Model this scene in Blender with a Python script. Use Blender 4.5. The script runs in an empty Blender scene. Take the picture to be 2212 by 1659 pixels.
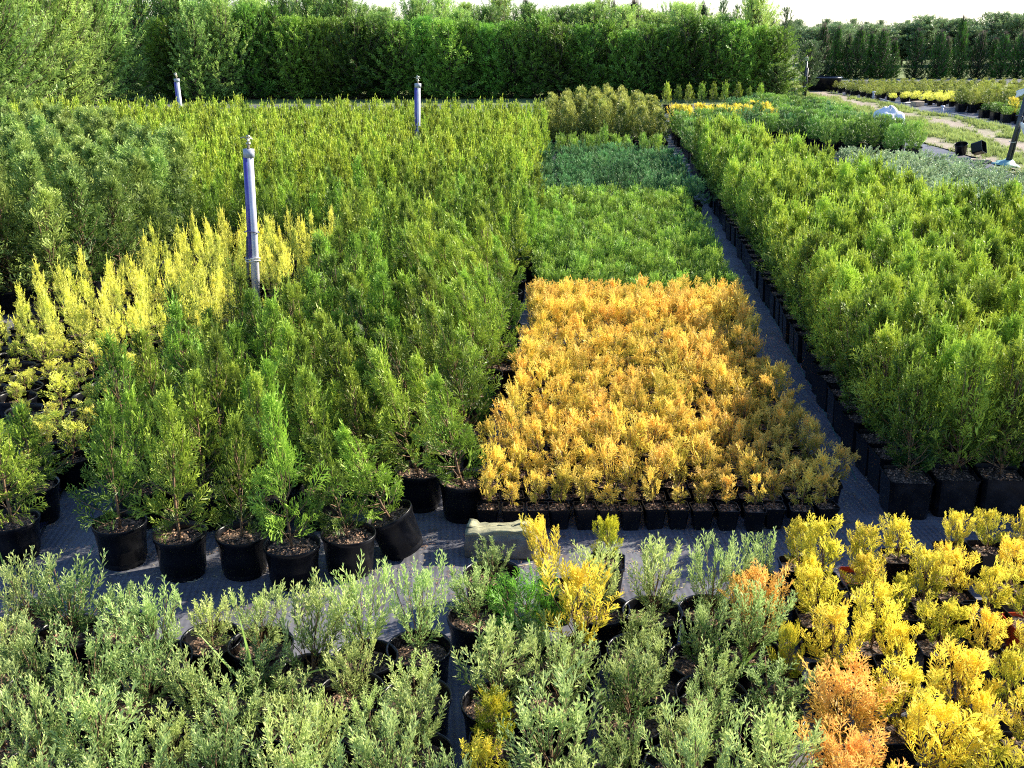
import bpy, bmesh, math, random
import numpy as np
from mathutils import Vector, Matrix, noise
C = bpy.context.scene.collection
rng = np.random.default_rng(7)
random.seed(7)
R_ = math.radians

# ------------------------------------------------------------------ camera, sky, sun, exposure
CAM_H = 2.4; FD = 2268.0; CX, CY = 1106.0, 829.5      # photo read on a 2212 x 1659 grid
PITCH = math.atan((CY - 40) / FD)
scn = bpy.context.scene
cam_d = bpy.data.cameras.new('camera'); cam = bpy.data.objects.new('camera', cam_d); C.objects.link(cam)
cam.location = (0, 0, CAM_H); cam.rotation_euler = (math.pi / 2 - PITCH, 0, 0)
cam_d.sensor_width = 36; cam_d.lens = 36 * FD / 2212; cam_d.clip_end = 3000; cam_d.clip_start = 0.05
scn.camera = cam

SUN_EL, SUN_AZ = R_(29), R_(65)          # azimuth from +Y (view direction) towards +X
w = bpy.data.worlds.new('World'); scn.world = w; w.use_nodes = True
nt = w.node_tree; bg = nt.nodes['Background']
sky = nt.nodes.new('ShaderNodeTexSky'); sky.sky_type = 'NISHITA'; sky.sun_disc = False
sky.sun_elevation = SUN_EL; sky.sun_rotation = SUN_AZ
sky.dust_density = 0.2; sky.air_density = 1.0; sky.ozone_density = 3.0
wb = nt.nodes.new('ShaderNodeMix'); wb.data_type = 'RGBA'; wb.blend_type = 'MULTIPLY'; wb.inputs[0].default_value = 1   # white balance of the whole sky
nt.links.new(sky.outputs[0], wb.inputs[6]); wb.inputs[7].default_value = (0.90, 0.95, 1.12, 1)
nt.links.new(wb.outputs[2], bg.inputs[0]); bg.inputs[1].default_value = 0.095
sl = bpy.data.lights.new('sun', 'SUN'); sl.energy = 5.0; sl.angle = R_(0.5); sl.color = (1, 0.91, 0.74)
so = bpy.data.objects.new('sun', sl); C.objects.link(so)
sdir = Vector((math.sin(SUN_AZ) * math.cos(SUN_EL), math.cos(SUN_AZ) * math.cos(SUN_EL), math.sin(SUN_EL)))
so.rotation_euler = sdir.to_track_quat('Z', 'Y').to_euler(); so.location = (8, 3, 9)
scn.view_settings.view_transform = 'Standard'; scn.view_settings.look = 'None'
scn.view_settings.gamma = 1; scn.view_settings.use_curve_mapping = False
scn.view_settings.exposure = 1.30
scn.cycles.max_bounces = 8; scn.cycles.diffuse_bounces = 4; scn.cycles.transmission_bounces = 4
scn.cycles.use_denoising = False
scn.cycles.pixel_filter_type = 'BLACKMAN_HARRIS'; scn.cycles.filter_width = 1.1

# ------------------------------------------------------------------ picture <-> place
def P(x, y, h=0.0):
    a = (x - CX) / FD; b = -(y - CY) / FD
    d = (a, math.cos(PITCH) + b * math.sin(PITCH), -math.sin(PITCH) + b * math.cos(PITCH))
    t = (h - CAM_H) / d[2]
    return d[0] * t, d[1] * t
def height_at(X, Y, ytop):
    """height over (X, Y) that shows at row ytop"""
    b = -(ytop - CY) / FD
    dy = math.cos(PITCH) + b * math.sin(PITCH); dz = -math.sin(PITCH) + b * math.cos(PITCH)
    return CAM_H + dz / dy * Y
def ppm(X, Y, Z):
    return FD / (Y * math.cos(PITCH) - (Z - CAM_H) * math.sin(PITCH))

# ------------------------------------------------------------------ materials
def new_mat(name):
    m = bpy.data.materials.new(name); m.use_nodes = True
    n = m.node_tree; b = n.nodes['Principled BSDF']
    return m, n, b
def N(n, t, **k):
    x = n.nodes.new(t)
    for a, v in k.items(): setattr(x, a, v)
    return x
def ramp(n, fac, stops):
    r = N(n, 'ShaderNodeValToRGB')
    el = r.color_ramp.elements
    while len(el) < len(stops): el.new(0.5)
    for e, (p, c) in zip(el, stops): e.position = p; e.color = (*c, 1)
    n.links.new(fac, r.inputs[0]); return r.outputs[0]
def mixc(n, f, a, b, mode='MIX'):
    m = N(n, 'ShaderNodeMix', data_type='RGBA', blend_type=mode)
    for s, v in ((m.inputs[0], f), (m.inputs[6], a), (m.inputs[7], b)):
        if hasattr(v, 'links') or hasattr(v, 'is_linked'): n.links.new(v, s)
        elif isinstance(v, (tuple, list)): s.default_value = (*v, 1)
        else: s.default_value = v
    return m.outputs[2]

def leaf_mat(name, inner, tip, brown=(0.16, 0.07, 0.02), trans=0.35, var=0.25, old=0.0, rough=0.5, hue=0.02, pos=(0.05, 0.33, 0.68)):
    """inner = older foliage with shade painted in, tip = young frond ends painted sunlit"""
    m, n, b = new_mat(name)
    at = N(n, 'ShaderNodeAttribute', attribute_name='tip')
    oi = N(n, 'ShaderNodeObjectInfo')
    geo = N(n, 'ShaderNodeTexCoord')
    ns = N(n, 'ShaderNodeTexNoise'); ns.inputs['Scale'].default_value = 14; ns.inputs['Detail'].default_value = 3
    n.links.new(geo.outputs['Object'], ns.inputs['Vector'])
    # random offset of the tip lightness per plant and per patch
    a1 = N(n, 'ShaderNodeMath', operation='MULTIPLY_ADD'); n.links.new(oi.outputs['Random'], a1.inputs[0]); a1.inputs[1].default_value = 0.4; a1.inputs[2].default_value = -0.2
    a2 = N(n, 'ShaderNodeMath', operation='MULTIPLY_ADD'); n.links.new(ns.outputs[0], a2.inputs[0]); a2.inputs[1].default_value = 1.2; a2.inputs[2].default_value = -0.6
    a3 = N(n, 'ShaderNodeMath', operation='ADD'); n.links.new(a1.outputs[0], a3.inputs[0]); n.links.new(a2.outputs[0], a3.inputs[1])
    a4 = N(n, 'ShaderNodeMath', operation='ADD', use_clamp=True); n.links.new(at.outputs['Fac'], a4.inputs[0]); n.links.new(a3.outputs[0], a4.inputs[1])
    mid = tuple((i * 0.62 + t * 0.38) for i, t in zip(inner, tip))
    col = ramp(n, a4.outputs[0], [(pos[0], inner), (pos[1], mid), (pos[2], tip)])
    hsv = N(n, 'ShaderNodeHueSaturation')
    w1 = N(n, 'ShaderNodeMath', operation='MULTIPLY_ADD'); n.links.new(oi.outputs['Random'], w1.inputs[0]); w1.inputs[1].default_value = 2 * var; w1.inputs[2].default_value = 1 - var
    n.links.new(w1.outputs[0], hsv.inputs['Value'])
    wn = N(n, 'ShaderNodeTexWhiteNoise', noise_dimensions='1D'); n.links.new(oi.outputs['Random'], wn.inputs['W'])
    w2 = N(n, 'ShaderNodeMath', operation='MULTIPLY_ADD'); n.links.new(wn.outputs[0], w2.inputs[0]); w2.inputs[1].default_value = hue; w2.inputs[2].default_value = 0.5 - hue / 2
    n.links.new(w2.outputs[0], hsv.inputs['Hue'])
    n.links.new(col, hsv.inputs['Color'])
    out_c = hsv.outputs[0]
    if old > 0:
        n2 = N(n, 'ShaderNodeTexNoise'); n2.inputs['Scale'].default_value = 9; n.links.new(geo.outputs['Object'], n2.inputs['Vector'])
        f = ramp(n, n2.outputs[0], [(0.70 - old * 0.2, (0, 0, 0)), (0.76 - old * 0.2, (1, 1, 1))])
        out_c = mixc(n, f, out_c, brown)
    n.links.new(out_c, b.inputs['Base Color']); b.inputs['Roughness'].default_value = rough
    b.inputs['Specular IOR Level'].default_value = 0.35
    tr = N(n, 'ShaderNodeBsdfTranslucent'); n.links.new(out_c, tr.inputs[0])
    mx = N(n, 'ShaderNodeMixShader'); mx.inputs[0].default_value = trans
    n.links.new(b.outputs[0], mx.inputs[1]); n.links.new(tr.outputs[0], mx.inputs[2])
    n.links.new(mx.outputs[0], n.nodes['Material Output'].inputs[0])
    return m

M = {}
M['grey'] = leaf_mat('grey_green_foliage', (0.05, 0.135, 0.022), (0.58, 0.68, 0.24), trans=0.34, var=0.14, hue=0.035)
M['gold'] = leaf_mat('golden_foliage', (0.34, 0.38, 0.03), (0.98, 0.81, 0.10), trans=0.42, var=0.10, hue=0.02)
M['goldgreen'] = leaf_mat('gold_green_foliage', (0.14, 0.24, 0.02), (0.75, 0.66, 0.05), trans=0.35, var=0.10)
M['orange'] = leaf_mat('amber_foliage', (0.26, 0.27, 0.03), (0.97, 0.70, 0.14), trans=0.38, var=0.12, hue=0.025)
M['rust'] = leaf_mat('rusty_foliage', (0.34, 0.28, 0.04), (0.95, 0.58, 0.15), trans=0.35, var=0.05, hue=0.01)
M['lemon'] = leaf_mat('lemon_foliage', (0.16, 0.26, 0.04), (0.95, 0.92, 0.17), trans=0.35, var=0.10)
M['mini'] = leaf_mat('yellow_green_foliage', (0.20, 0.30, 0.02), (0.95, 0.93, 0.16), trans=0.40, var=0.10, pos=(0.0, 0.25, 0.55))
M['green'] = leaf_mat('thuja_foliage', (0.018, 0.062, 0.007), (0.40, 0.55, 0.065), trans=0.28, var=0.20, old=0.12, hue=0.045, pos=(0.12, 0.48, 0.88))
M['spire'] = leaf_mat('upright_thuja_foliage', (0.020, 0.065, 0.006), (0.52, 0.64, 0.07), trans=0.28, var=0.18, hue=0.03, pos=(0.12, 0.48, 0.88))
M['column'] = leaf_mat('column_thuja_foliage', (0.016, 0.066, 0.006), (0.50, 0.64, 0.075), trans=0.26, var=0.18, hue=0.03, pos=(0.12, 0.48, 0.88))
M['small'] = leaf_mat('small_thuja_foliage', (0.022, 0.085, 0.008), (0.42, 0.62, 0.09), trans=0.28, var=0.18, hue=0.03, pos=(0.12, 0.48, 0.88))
M['vivid'] = leaf_mat('bright_green_foliage', (0.035, 0.13, 0.012), (0.22, 0.48, 0.05), trans=0.3, var=0.05)
M['blue'] = leaf_mat('blue_green_foliage', (0.014, 0.065, 0.016), (0.22, 0.44, 0.15), trans=0.22, var=0.18, hue=0.03, pos=(0.15, 0.52, 0.92))
M['pale'] = leaf_mat('silver_blue_foliage', (0.09, 0.18, 0.06), (0.46, 0.58, 0.30), trans=0.2, var=0.12)
M['fluffy'] = leaf_mat('soft_green_foliage', (0.020, 0.068, 0.009), (0.44, 0.58, 0.13), trans=0.28, var=0.2, hue=0.04, pos=(0.12, 0.48, 0.88))
M['globe'] = leaf_mat('round_thuja_foliage', (0.020, 0.085, 0.008), (0.33, 0.54, 0.09), trans=0.25, var=0.2, hue=0.03, pos=(0.12, 0.48, 0.88))
M['tipped'] = leaf_mat('amber_tipped_foliage', (0.025, 0.070, 0.008), (0.56, 0.58, 0.12), trans=0.25, var=0.12, pos=(0.12, 0.48, 0.88))
M['farbush'] = leaf_mat('far_shrub_foliage', (0.05, 0.10, 0.012), (0.42, 0.46, 0.09), trans=0.28, var=0.15)
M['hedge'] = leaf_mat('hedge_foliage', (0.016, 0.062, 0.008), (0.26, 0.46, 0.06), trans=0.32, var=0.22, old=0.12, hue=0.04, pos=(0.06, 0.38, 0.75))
M['lhedge'] = leaf_mat('sunny_hedge_foliage', (0.030, 0.095, 0.014), (0.46, 0.64, 0.15), trans=0.3, var=0.16, hue=0.03)  # hedge green lightened so the colour itself looks sunlit
M['cone'] = leaf_mat('emerald_cone_foliage', (0.010, 0.048, 0.006), (0.10, 0.27, 0.03), trans=0.25, var=0.15, pos=(0.15, 0.5, 0.9))
M['far'] = leaf_mat('distant_foliage', (0.045, 0.095, 0.035), (0.24, 0.35, 0.14), trans=0.3, var=0.25)  # pale bluish cast in the colour stands in for distance haze
M['grass'] = leaf_mat('grass_blades', (0.14, 0.21, 0.04), (0.46, 0.54, 0.16), trans=0.3, var=0.2)
M['strap'] = leaf_mat('strap_leaf', (0.16, 0.30, 0.05), (0.34, 0.54, 0.12), trans=0.4, var=0.0, rough=0.3)

def simple(name, col, rough=0.5, metal=0.0, nscale=0, namp=0.15, bump=0.0, spec=0.5):
    m, n, b = new_mat(name)
    b.inputs['Roughness'].default_value = rough; b.inputs['Metallic'].default_value = metal
    b.inputs['Specular IOR Level'].default_value = spec
    if nscale:
        tc = N(n, 'ShaderNodeTexCoord'); t = N(n, 'ShaderNodeTexNoise'); t.inputs['Scale'].default_value = nscale; t.inputs['Detail'].default_value = 6
        n.links.new(tc.outputs['Object'], t.inputs['Vector'])
        c = ramp(n, t.outputs[0], [(0.3, tuple(x * (1 - namp) for x in col)), (0.7, tuple(min(1, x * (1 + namp)) for x in col))])
        n.links.new(c, b.inputs['Base Color'])
        if bump:
            bp = N(n, 'ShaderNodeBump'); bp.inputs['Strength'].default_value = bump; bp.inputs['Distance'].default_value = 0.01
            n.links.new(t.outputs[0], bp.inputs['Height']); n.links.new(bp.outputs[0], b.inputs['Normal'])
    else: b.inputs['Base Color'].default_value = (*col, 1)
    return m
def pot_mat(name, col, dust):
    m, n, b = new_mat(name)
    tc = N(n, 'ShaderNodeTexCoord'); t = N(n, 'ShaderNodeTexNoise'); t.inputs['Scale'].default_value = 11; t.inputs['Detail'].default_value = 7; t.inputs['Roughness'].default_value = 0.7
    n.links.new(tc.outputs['Object'], t.inputs['Vector'])
    f = ramp(n, t.outputs[0], [(0.48, (0, 0, 0)), (0.85, (1, 1, 1))])
    n.links.new(mixc(n, f, col, dust), b.inputs['Base Color'])
    r = N(n, 'ShaderNodeMapRange'); n.links.new(f, r.inputs[0]); r.inputs[3].default_value = 0.30; r.inputs[4].default_value = 0.6; b.inputs['Specular IOR Level'].default_value = 0.3
    n.links.new(r.outputs[0], b.inputs['Roughness']); return m
M['pot'] = pot_mat('black_plastic', (0.0045, 0.005, 0.007), (0.022, 0.022, 0.028))
M['redpot'] = pot_mat('terracotta_plastic', (0.45, 0.05, 0.015), (0.30, 0.09, 0.05))
M['bark'] = simple('thin_bark', (0.20, 0.12, 0.065), 0.8, nscale=60, namp=0.4)
M['trunk'] = simple('trunk_bark', (0.12, 0.085, 0.06), 0.9, nscale=20, namp=0.4, bump=0.5)
M['pvc'] = simple('weathered_white_pipe', (0.58, 0.57, 0.68), 0.4, nscale=9, namp=0.22, bump=.2)
M['bluefilm'] = simple('blue_plastic_film', (0.09, 0.08, 0.36), 0.25, nscale=9, namp=0.3)
M['tape'] = simple('grey_tape', (0.36, 0.38, 0.44), 0.55, nscale=30, namp=0.15, bump=0.4)
M['rag'] = simple('off_white_rag', (0.72, 0.70, 0.62), 0.85, nscale=20, namp=0.15)
M['white'] = simple('white_plastic_film', (0.85, 0.85, 0.88), 0.3)
M['steel'] = simple('dark_steel', (0.07, 0.075, 0.08), 0.4, 0.6, nscale=15, namp=0.3)
M['brass'] = simple('nozzle_metal', (0.45, 0.40, 0.25), 0.35, 0.8)
M['wire'] = simple('wire', (0.08, 0.08, 0.15), 0.4)
M['wood'] = simple('weathered_wood', (0.45, 0.36, 0.26), 0.8, nscale=12, namp=0.25)
M['hose'] = simple('black_hose', (0.012, 0.014, 0.03), 0.25)
M['palehose'] = simple('pale_hose', (0.42, 0.42, 0.40), 0.5)
M['turq'] = simple('pale_green_film', (0.30, 0.52, 0.48), 0.4)
M['greenline'] = simple('green_marker_thread', (0.03, 0.22, 0.15), 0.6)
M['straw'] = simple('dry_straw', (0.50, 0.42, 0.26), 0.8)

def soil_mat():
    m, n, b = new_mat('bark_compost')
    tc = N(n, 'ShaderNodeTexCoord'); v = N(n, 'ShaderNodeTexVoronoi'); v.inputs['Scale'].default_value = 95
    n.links.new(tc.outputs['Object'], v.inputs['Vector'])
    sp = N(n, 'ShaderNodeSeparateColor'); n.links.new(v.outputs['Color'], sp.inputs[0])
    c = ramp(n, sp.outputs[0], [(0.0, (0.025, 0.018, 0.013)), (0.45, (0.05, 0.034, 0.022)), (0.72, (0.11, 0.065, 0.04)), (1.0, (0.34, 0.22, 0.14))])
    n.links.new(c, b.inputs['Base Color']); b.inputs['Roughness'].default_value = 0.9
    bp = N(n, 'ShaderNodeBump'); bp.inputs['Strength'].default_value = 0.8; bp.inputs['Distance'].default_value = 0.006
    n.links.new(v.outputs['Distance'], bp.inputs['Height']); n.links.new(bp.outputs[0], b.inputs['Normal'])
    return m
M['soil'] = soil_mat()
M['chip'] = simple('bark_chip', (0.34, 0.20, 0.12), 0.8, nscale=40, namp=0.5)
def cloth_mat():
    m, n, b = new_mat('woven_ground_cloth')
    tc = N(n, 'ShaderNodeTexCoord')
    mp = N(n, 'ShaderNodeMapping'); mp.inputs['Rotation'].default_value = (0, 0, -0.075); n.links.new(tc.outputs['Object'], mp.inputs[0])
    w1 = N(n, 'ShaderNodeTexWave', bands_direction='X'); w1.inputs['Scale'].default_value = 11; w1.inputs['Distortion'].default_value = 0.6
    w2 = N(n, 'ShaderNodeTexWave', bands_direction='Y'); w2.inputs['Scale'].default_value = 9; w2.inputs['Distortion'].default_value = 0.6
    n.links.new(mp.outputs[0], w1.inputs[0]); n.links.new(mp.outputs[0], w2.inputs[0])
    t = N(n, 'ShaderNodeTexNoise'); t.inputs['Scale'].default_value = 2.6; t.inputs['Detail'].default_value = 9; t.inputs['Roughness'].default_value = 0.65
    n.links.new(mp.outputs[0], t.inputs['Vector'])
    t2 = N(n, 'ShaderNodeTexNoise'); t2.inputs['Scale'].default_value = 9; t2.inputs['Detail'].default_value = 8; n.links.new(mp.outputs[0], t2.inputs['Vector'])
    base = mixc(n, w1.outputs['Fac'], (0.075, 0.077, 0.098), (0.125, 0.128, 0.155))
    w3 = N(n, 'ShaderNodeTexWave', bands_direction='X'); w3.inputs['Scale'].default_value = 1.2; n.links.new(mp.outputs[0], w3.inputs[0])
    base = mixc(n, ramp(n, w3.outputs['Fac'], [(0.992, (0, 0, 0)), (0.999, (.6, .6, .6))]), base, (0.16, 0.20, 0.20))
    f1 = ramp(n, t.outputs[0], [(0.42, (0, 0, 0)), (0.75, (1, 1, 1))])
    c = mixc(n, f1, base, (0.21, 0.205, 0.225))
    f2 = ramp(n, t2.outputs[0], [(0.60, (0, 0, 0)), (0.74, (1, 1, 1))])
    c = mixc(n, f2, c, (0.12, 0.085, 0.06))
    n.links.new(c, b.inputs['Base Color']); b.inputs['Roughness'].default_value = 0.6
    bp = N(n, 'ShaderNodeBump'); bp.inputs['Strength'].default_value = 0.25; bp.inputs['Distance'].default_value = 0.004
    ad = N(n, 'ShaderNodeMath', operation='ADD'); n.links.new(t.outputs[0], ad.inputs[0]); n.links.new(w2.outputs['Fac'], ad.inputs[1])
    n.links.new(ad.outputs[0], bp.inputs['Height']); n.links.new(bp.outputs[0], b.inputs['Normal'])
    return m
M['cloth'] = cloth_mat()
def earth_mat(name, attr=True):
    m, n, b = new_mat(name)
    tc = N(n, 'ShaderNodeTexCoord')
    t = N(n, 'ShaderNodeTexNoise'); t.inputs['Scale'].default_value = 1.3; t.inputs['Detail'].default_value = 10; t.inputs['Roughness'].default_value = 0.7
    n.links.new(tc.outputs['Object'], t.inputs['Vector'])
    g = ramp(n, t.outputs[0], [(0.3, (0.10, 0.15, 0.035)), (0.55, (0.20, 0.25, 0.07)), (0.8, (0.30, 0.31, 0.12))])
    d = ramp(n, t.outputs[0], [(0.3, (0.26, 0.20, 0.15)), (0.7, (0.46, 0.38, 0.31))])
    if attr:
        a = N(n, 'ShaderNodeAttribute', attribute_name='dirt')
        c = mixc(n, a.outputs['Fac'], g, d)
    else: c = g
    n.links.new(c, b.inputs['Base Color']); b.inputs['Roughness'].default_value = 0.95
    t3 = N(n, 'ShaderNodeTexNoise'); t3.inputs['Scale'].default_value = 30; t3.inputs['Detail'].default_value = 5; n.links.new(tc.outputs['Object'], t3.inputs['Vector'])
    bp = N(n, 'ShaderNodeBump'); bp.inputs['Strength'].default_value = 0.7; bp.inputs['Distance'].default_value = 0.03
    n.links.new(t3.outputs[0], bp.inputs['Height']); n.links.new(bp.outputs[0], b.inputs['Normal'])
    return m
M['field'] = earth_mat('field_grass', False); M['road'] = earth_mat('grassy_road', True)
def stone_mat():
    m, n, b = new_mat('rough_stone')
    tc = N(n, 'ShaderNodeTexCoord'); t = N(n, 'ShaderNodeTexNoise'); t.inputs['Scale'].default_value = 18; t.inputs['Detail'].default_value = 9
    n.links.new(tc.outputs['Object'], t.inputs['Vector'])
    c = ramp(n, t.outputs[0], [(0.3, (0.11, 0.095, 0.08)), (0.6, (0.21, 0.185, 0.16)), (0.8, (0.32, 0.29, 0.25))])
    sx = N(n, 'ShaderNodeSeparateXYZ'); n.links.new(tc.outputs['Object'], sx.inputs[0])
    # strata and lichen along the top
    mp = N(n, 'ShaderNodeMapping'); mp.inputs['Scale'].default_value = (5, 42, 30); n.links.new(tc.outputs['Object'], mp.inputs[0])
    wv = N(n, 'ShaderNodeTexNoise'); wv.inputs['Scale'].default_value = 1.0; wv.inputs['Detail'].default_value = 7; wv.inputs['Roughness'].default_value = 0.65; n.links.new(mp.outputs[0], wv.inputs['Vector'])
    lich = ramp(n, wv.outputs[0], [(0.32, (0.15, 0.16, 0.10)), (0.5, (0.34, 0.33, 0.20)), (0.62, (0.58, 0.54, 0.30))])
    mr = N(n, 'ShaderNodeMapRange'); n.links.new(sx.outputs['Z'], mr.inputs[0]); mr.inputs[1].default_value = 0.10; mr.inputs[2].default_value = 0.13
    c = mixc(n, mr.outputs[0], c, lich)
    n.links.new(c, b.inputs['Base Color']); b.inputs['Roughness'].default_value = 0.95
    bp = N(n, 'ShaderNodeBump'); bp.inputs['Strength'].default_value = 0.8; bp.inputs['Distance'].default_value = 0.01
    n.links.new(t.outputs[0], bp.inputs['Height']); n.links.new(bp.outputs[0], b.inputs['Normal']); return m
M['stone'] = stone_mat()

# ------------------------------------------------------------------ object helpers
def link(name, me, parent=None):
    o = bpy.data.objects.new(name, me); C.objects.link(o)
    if parent is not None: o.parent = parent
    return o
def tag(o, label=None, cat=None, group=None, kind=None):
    for k, v in (('label', label), ('category', cat), ('group', group), ('kind', kind)):
        if v: o[k] = v
    return o
def empty(name, loc, rz=0.0):
    o = bpy.data.objects.new(name, None); C.objects.link(o); o.location = loc; o.rotation_euler = (0, 0, rz)
    o.empty_display_size = 0.05
    return o
def mesh(name, V, F, mats, smooth=False, mi=None):
    me = bpy.data.meshes.new(name); me.from_pydata([tuple(v) for v in V], [], F)
    for m in mats: me.materials.append(m)
    if mi is not None: me.polygons.foreach_set('material_index', mi)
    if smooth: me.polygons.foreach_set('use_smooth', [True] * len(F))
    me.update(); return me
def quads_mesh(name, V, tip, mat):
    """V (n*4,3): every four vertices are one quad"""
    V = np.ascontiguousarray(V, dtype=np.float32).reshape(-1, 3); nv = len(V); nf = nv // 4
    me = bpy.data.meshes.new(name)
    me.vertices.add(nv); me.vertices.foreach_set('co', V.ravel())
    me.loops.add(nv); me.loops.foreach_set('vertex_index', np.arange(nv, dtype=np.int32))
    me.polygons.add(nf); me.polygons.foreach_set('loop_start', np.arange(0, nv, 4, dtype=np.int32))
    a = me.attributes.new('tip', 'FLOAT', 'POINT'); a.data.foreach_set('value', np.asarray(tip, dtype=np.float32).ravel())
    me.materials.append(mat); me.update(calc_edges=True); return me
def lathe(prof, seg=24, closed=False):
    V, F = [], []
    for r, z in prof:
        for k in range(seg):
            a = 2 * math.pi * k / seg; V.append((r * math.cos(a), r * math.sin(a), z))
    for i in range(len(prof) - 1):
        for k in range(seg):
            k2 = (k + 1) % seg
            F.append((i * seg + k, i * seg + k2, (i + 1) * seg + k2, (i + 1) * seg + k))
    return V, F
def tube(pts, rad, seg=6):
    V, F = [], []; pts = [Vector(p) for p in pts]
    rads = rad if isinstance(rad, (list, tuple)) else [rad] * len(pts)
    for i, p in enumerate(pts):
        d = (pts[min(i + 1, len(pts) - 1)] - pts[max(i - 1, 0)]).normalized()
        a = Vector((0, 0, 1)) if abs(d.z) < 0.9 else Vector((1, 0, 0))
        u = d.cross(a).normalized(); v = d.cross(u)
        for k in range(seg):
            t = 2 * math.pi * k / seg; V.append(p + (u * math.cos(t) + v * math.sin(t)) * rads[i])
    for i in range(len(pts) - 1):
        for k in range(seg):
            k2 = (k + 1) % seg; F.append((i * seg + k, i * seg + k2, (i + 1) * seg + k2, (i + 1) * seg + k))
    F.append(tuple(range(seg))[::-1]); F.append(tuple((len(pts) - 1) * seg + k for k in range(seg)))
    return V, F
def join(*vf):
    V, F = [], []
    for v, f in vf:
        o = len(V); V += list(v); F += [tuple(i + o for i in q) for q in f]
    return V, F
def box_mesh(name, sx, sy, sz, mat, bev=0.004, jit=0.0):
    bm = bmesh.new(); bmesh.ops.create_cube(bm, size=1)
    bmesh.ops.scale(bm, vec=(sx, sy, sz), verts=bm.verts); bmesh.ops.translate(bm, vec=(0, 0, sz / 2), verts=bm.verts)
    bmesh.ops.bevel(bm, geom=list(bm.edges), offset=bev, segments=2, affect='EDGES')
    for v in bm.verts: v.co += Vector([random.uniform(-jit, jit) for _ in range(3)])
    me = bpy.data.meshes.new(name); bm.to_mesh(me); bm.free(); me.materials.append(mat); return me

# ------------------------------------------------------------------ foliage
def _k(b, d, s, L, wd, t0, t1, out, tz):
    b = np.array(b, float); d = np.array(d, float); s = np.array(s, float)
    out.append([b, b + d * L * 0.5 + s * wd / 2, b + d * L, b + d * L * 0.5 - s * wd / 2]); tz.append([t0, (t0 + t1) / 2, t1, (t0 + t1) / 2])
def thuja_frond(r, nside=10, sub=3, wd=0.05, open_=42):
    out, tz = [], []
    x = 0
    for k in range(3):
        _k((x, 0, 0), (1, 0, 0), (0, 1, 0), 0.40, wd * 0.8, x, x + .35, out, tz); x += 0.31
    for i in range(nside):
        s = 0.10 + 0.82 * (i + r.random() * .5) / nside; sg = 1 if i % 2 else -1
        L = 0.50 * (1 - s) ** 0.65 + 0.10; a = R_(open_ + r.uniform(-9, 9)) * sg
        d = np.array((math.cos(a), math.sin(a), r.uniform(-.18, .18))); sd = np.array((-math.sin(a), math.cos(a), r.uniform(-1.1, 1.1)))
        _k((s, 0, 0), d, sd, L, wd, s * .7, min(1, s * .7 + L * .9), out, tz)
        for j in range(sub):
            q = 0.30 + 0.55 * (j + .5) / sub; sg2 = 1 if j % 2 else -1
            a2 = a + R_(36) * sg2; l2 = L * (0.55 - .28 * q) + .03
            d2 = np.array((math.cos(a2), math.sin(a2), r.uniform(-.3, .3))); s2 = np.array((-math.sin(a2), math.cos(a2), r.uniform(-1.1, 1.1)))
            p = np.array((s, 0, 0)) + d * L * q
            _k(p, d2, s2, l2, wd * .85, min(1, s * .7 + L * q), min(1, s * .7 + L * q + .35), out, tz)
    V = np.array(out); tz = np.clip(np.array(tz), 0, 1)
    V[..., 2] += -0.10 * V[..., 0] ** 2 + 0.25 * V[..., 1] ** 2 * r.choice([-1, 1])
    return V.reshape(-1, 3), tz.reshape(-1)
def feather_frond(r, nside=14, sub=2, wd=0.035, ang=36):
    out, tz = [], []; x = 0
    for k in range(4):
        s = np.array((0, math.cos(k * 1.3), math.sin(k * 1.3)))
        _k((x, 0, 0), (1, 0, 0), s, 0.30, wd * .8, x, min(1, x + .3), out, tz); x += 0.235
    for i in range(nside):
        s = 0.08 + 0.88 * (i + r.random() * .4) / nside; ph = i * 2.4 + r.uniform(-.4, .4); a = R_(ang + r.uniform(-8, 8))
        L = 0.34 * (1 - s) ** 0.5 + 0.09
        def dr(a, ph): return np.array((math.cos(a), math.sin(a) * math.cos(ph), math.sin(a) * math.sin(ph)))
        d = dr(a, ph); sd = np.cross(d, (r.uniform(-1, 1), r.uniform(-1, 1), r.uniform(-1, 1))); sd /= np.linalg.norm(sd) + 1e-6
        _k((s, 0, 0), d, sd, L, wd, s * .6, min(1, s * .6 + .5), out, tz)
        for j in range(sub):
            q = .35 + .4 * j; d2 = d + np.array((r.uniform(-.1, .4), r.uniform(-.6, .6), r.uniform(-.6, .6))); d2 /= np.linalg.norm(d2)
            s2 = np.cross(d2, sd + .2); s2 /= np.linalg.norm(s2) + 1e-6
            _k(np.array((s, 0, 0)) + d * L * q, d2, s2, L * .55, wd, s * .5 + .25, min(1, s * .5 + .7), out, tz)
    return np.array(out).reshape(-1, 3), np.clip(np.array(tz), 0, 1).reshape(-1)
def spike_frond(r, nside=9, wd=0.045):
    out, tz = [], []; x = 0
    for k in range(4):
        s = np.array((0, math.cos(k * 1.3), math.sin(k * 1.3))); _k((x, 0, 0), (1, 0, 0), s, 0.30, wd, x, min(1, x + .3), out, tz); x += 0.235
    for i in range(nside):
        s = .05 + .85 * i / nside; ph = i * 2.4 + r.uniform(-.4, .4); a = R_(30 + r.uniform(-8, 10)); L = .20 * (1 - s) + .06
        d = np.array((math.cos(a), math.sin(a) * math.cos(ph), math.sin(a) * math.sin(ph))); sd = np.cross(d, r.normal(size=3)); sd /= np.linalg.norm(sd)
        _k((s, 0, 0), d, sd, L, wd * 1.1, .4 + s * .4, 1, out, tz)
    return np.array(out).reshape(-1, 3), np.clip(np.array(tz), 0, 1).reshape(-1)
TPL = {}
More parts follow.
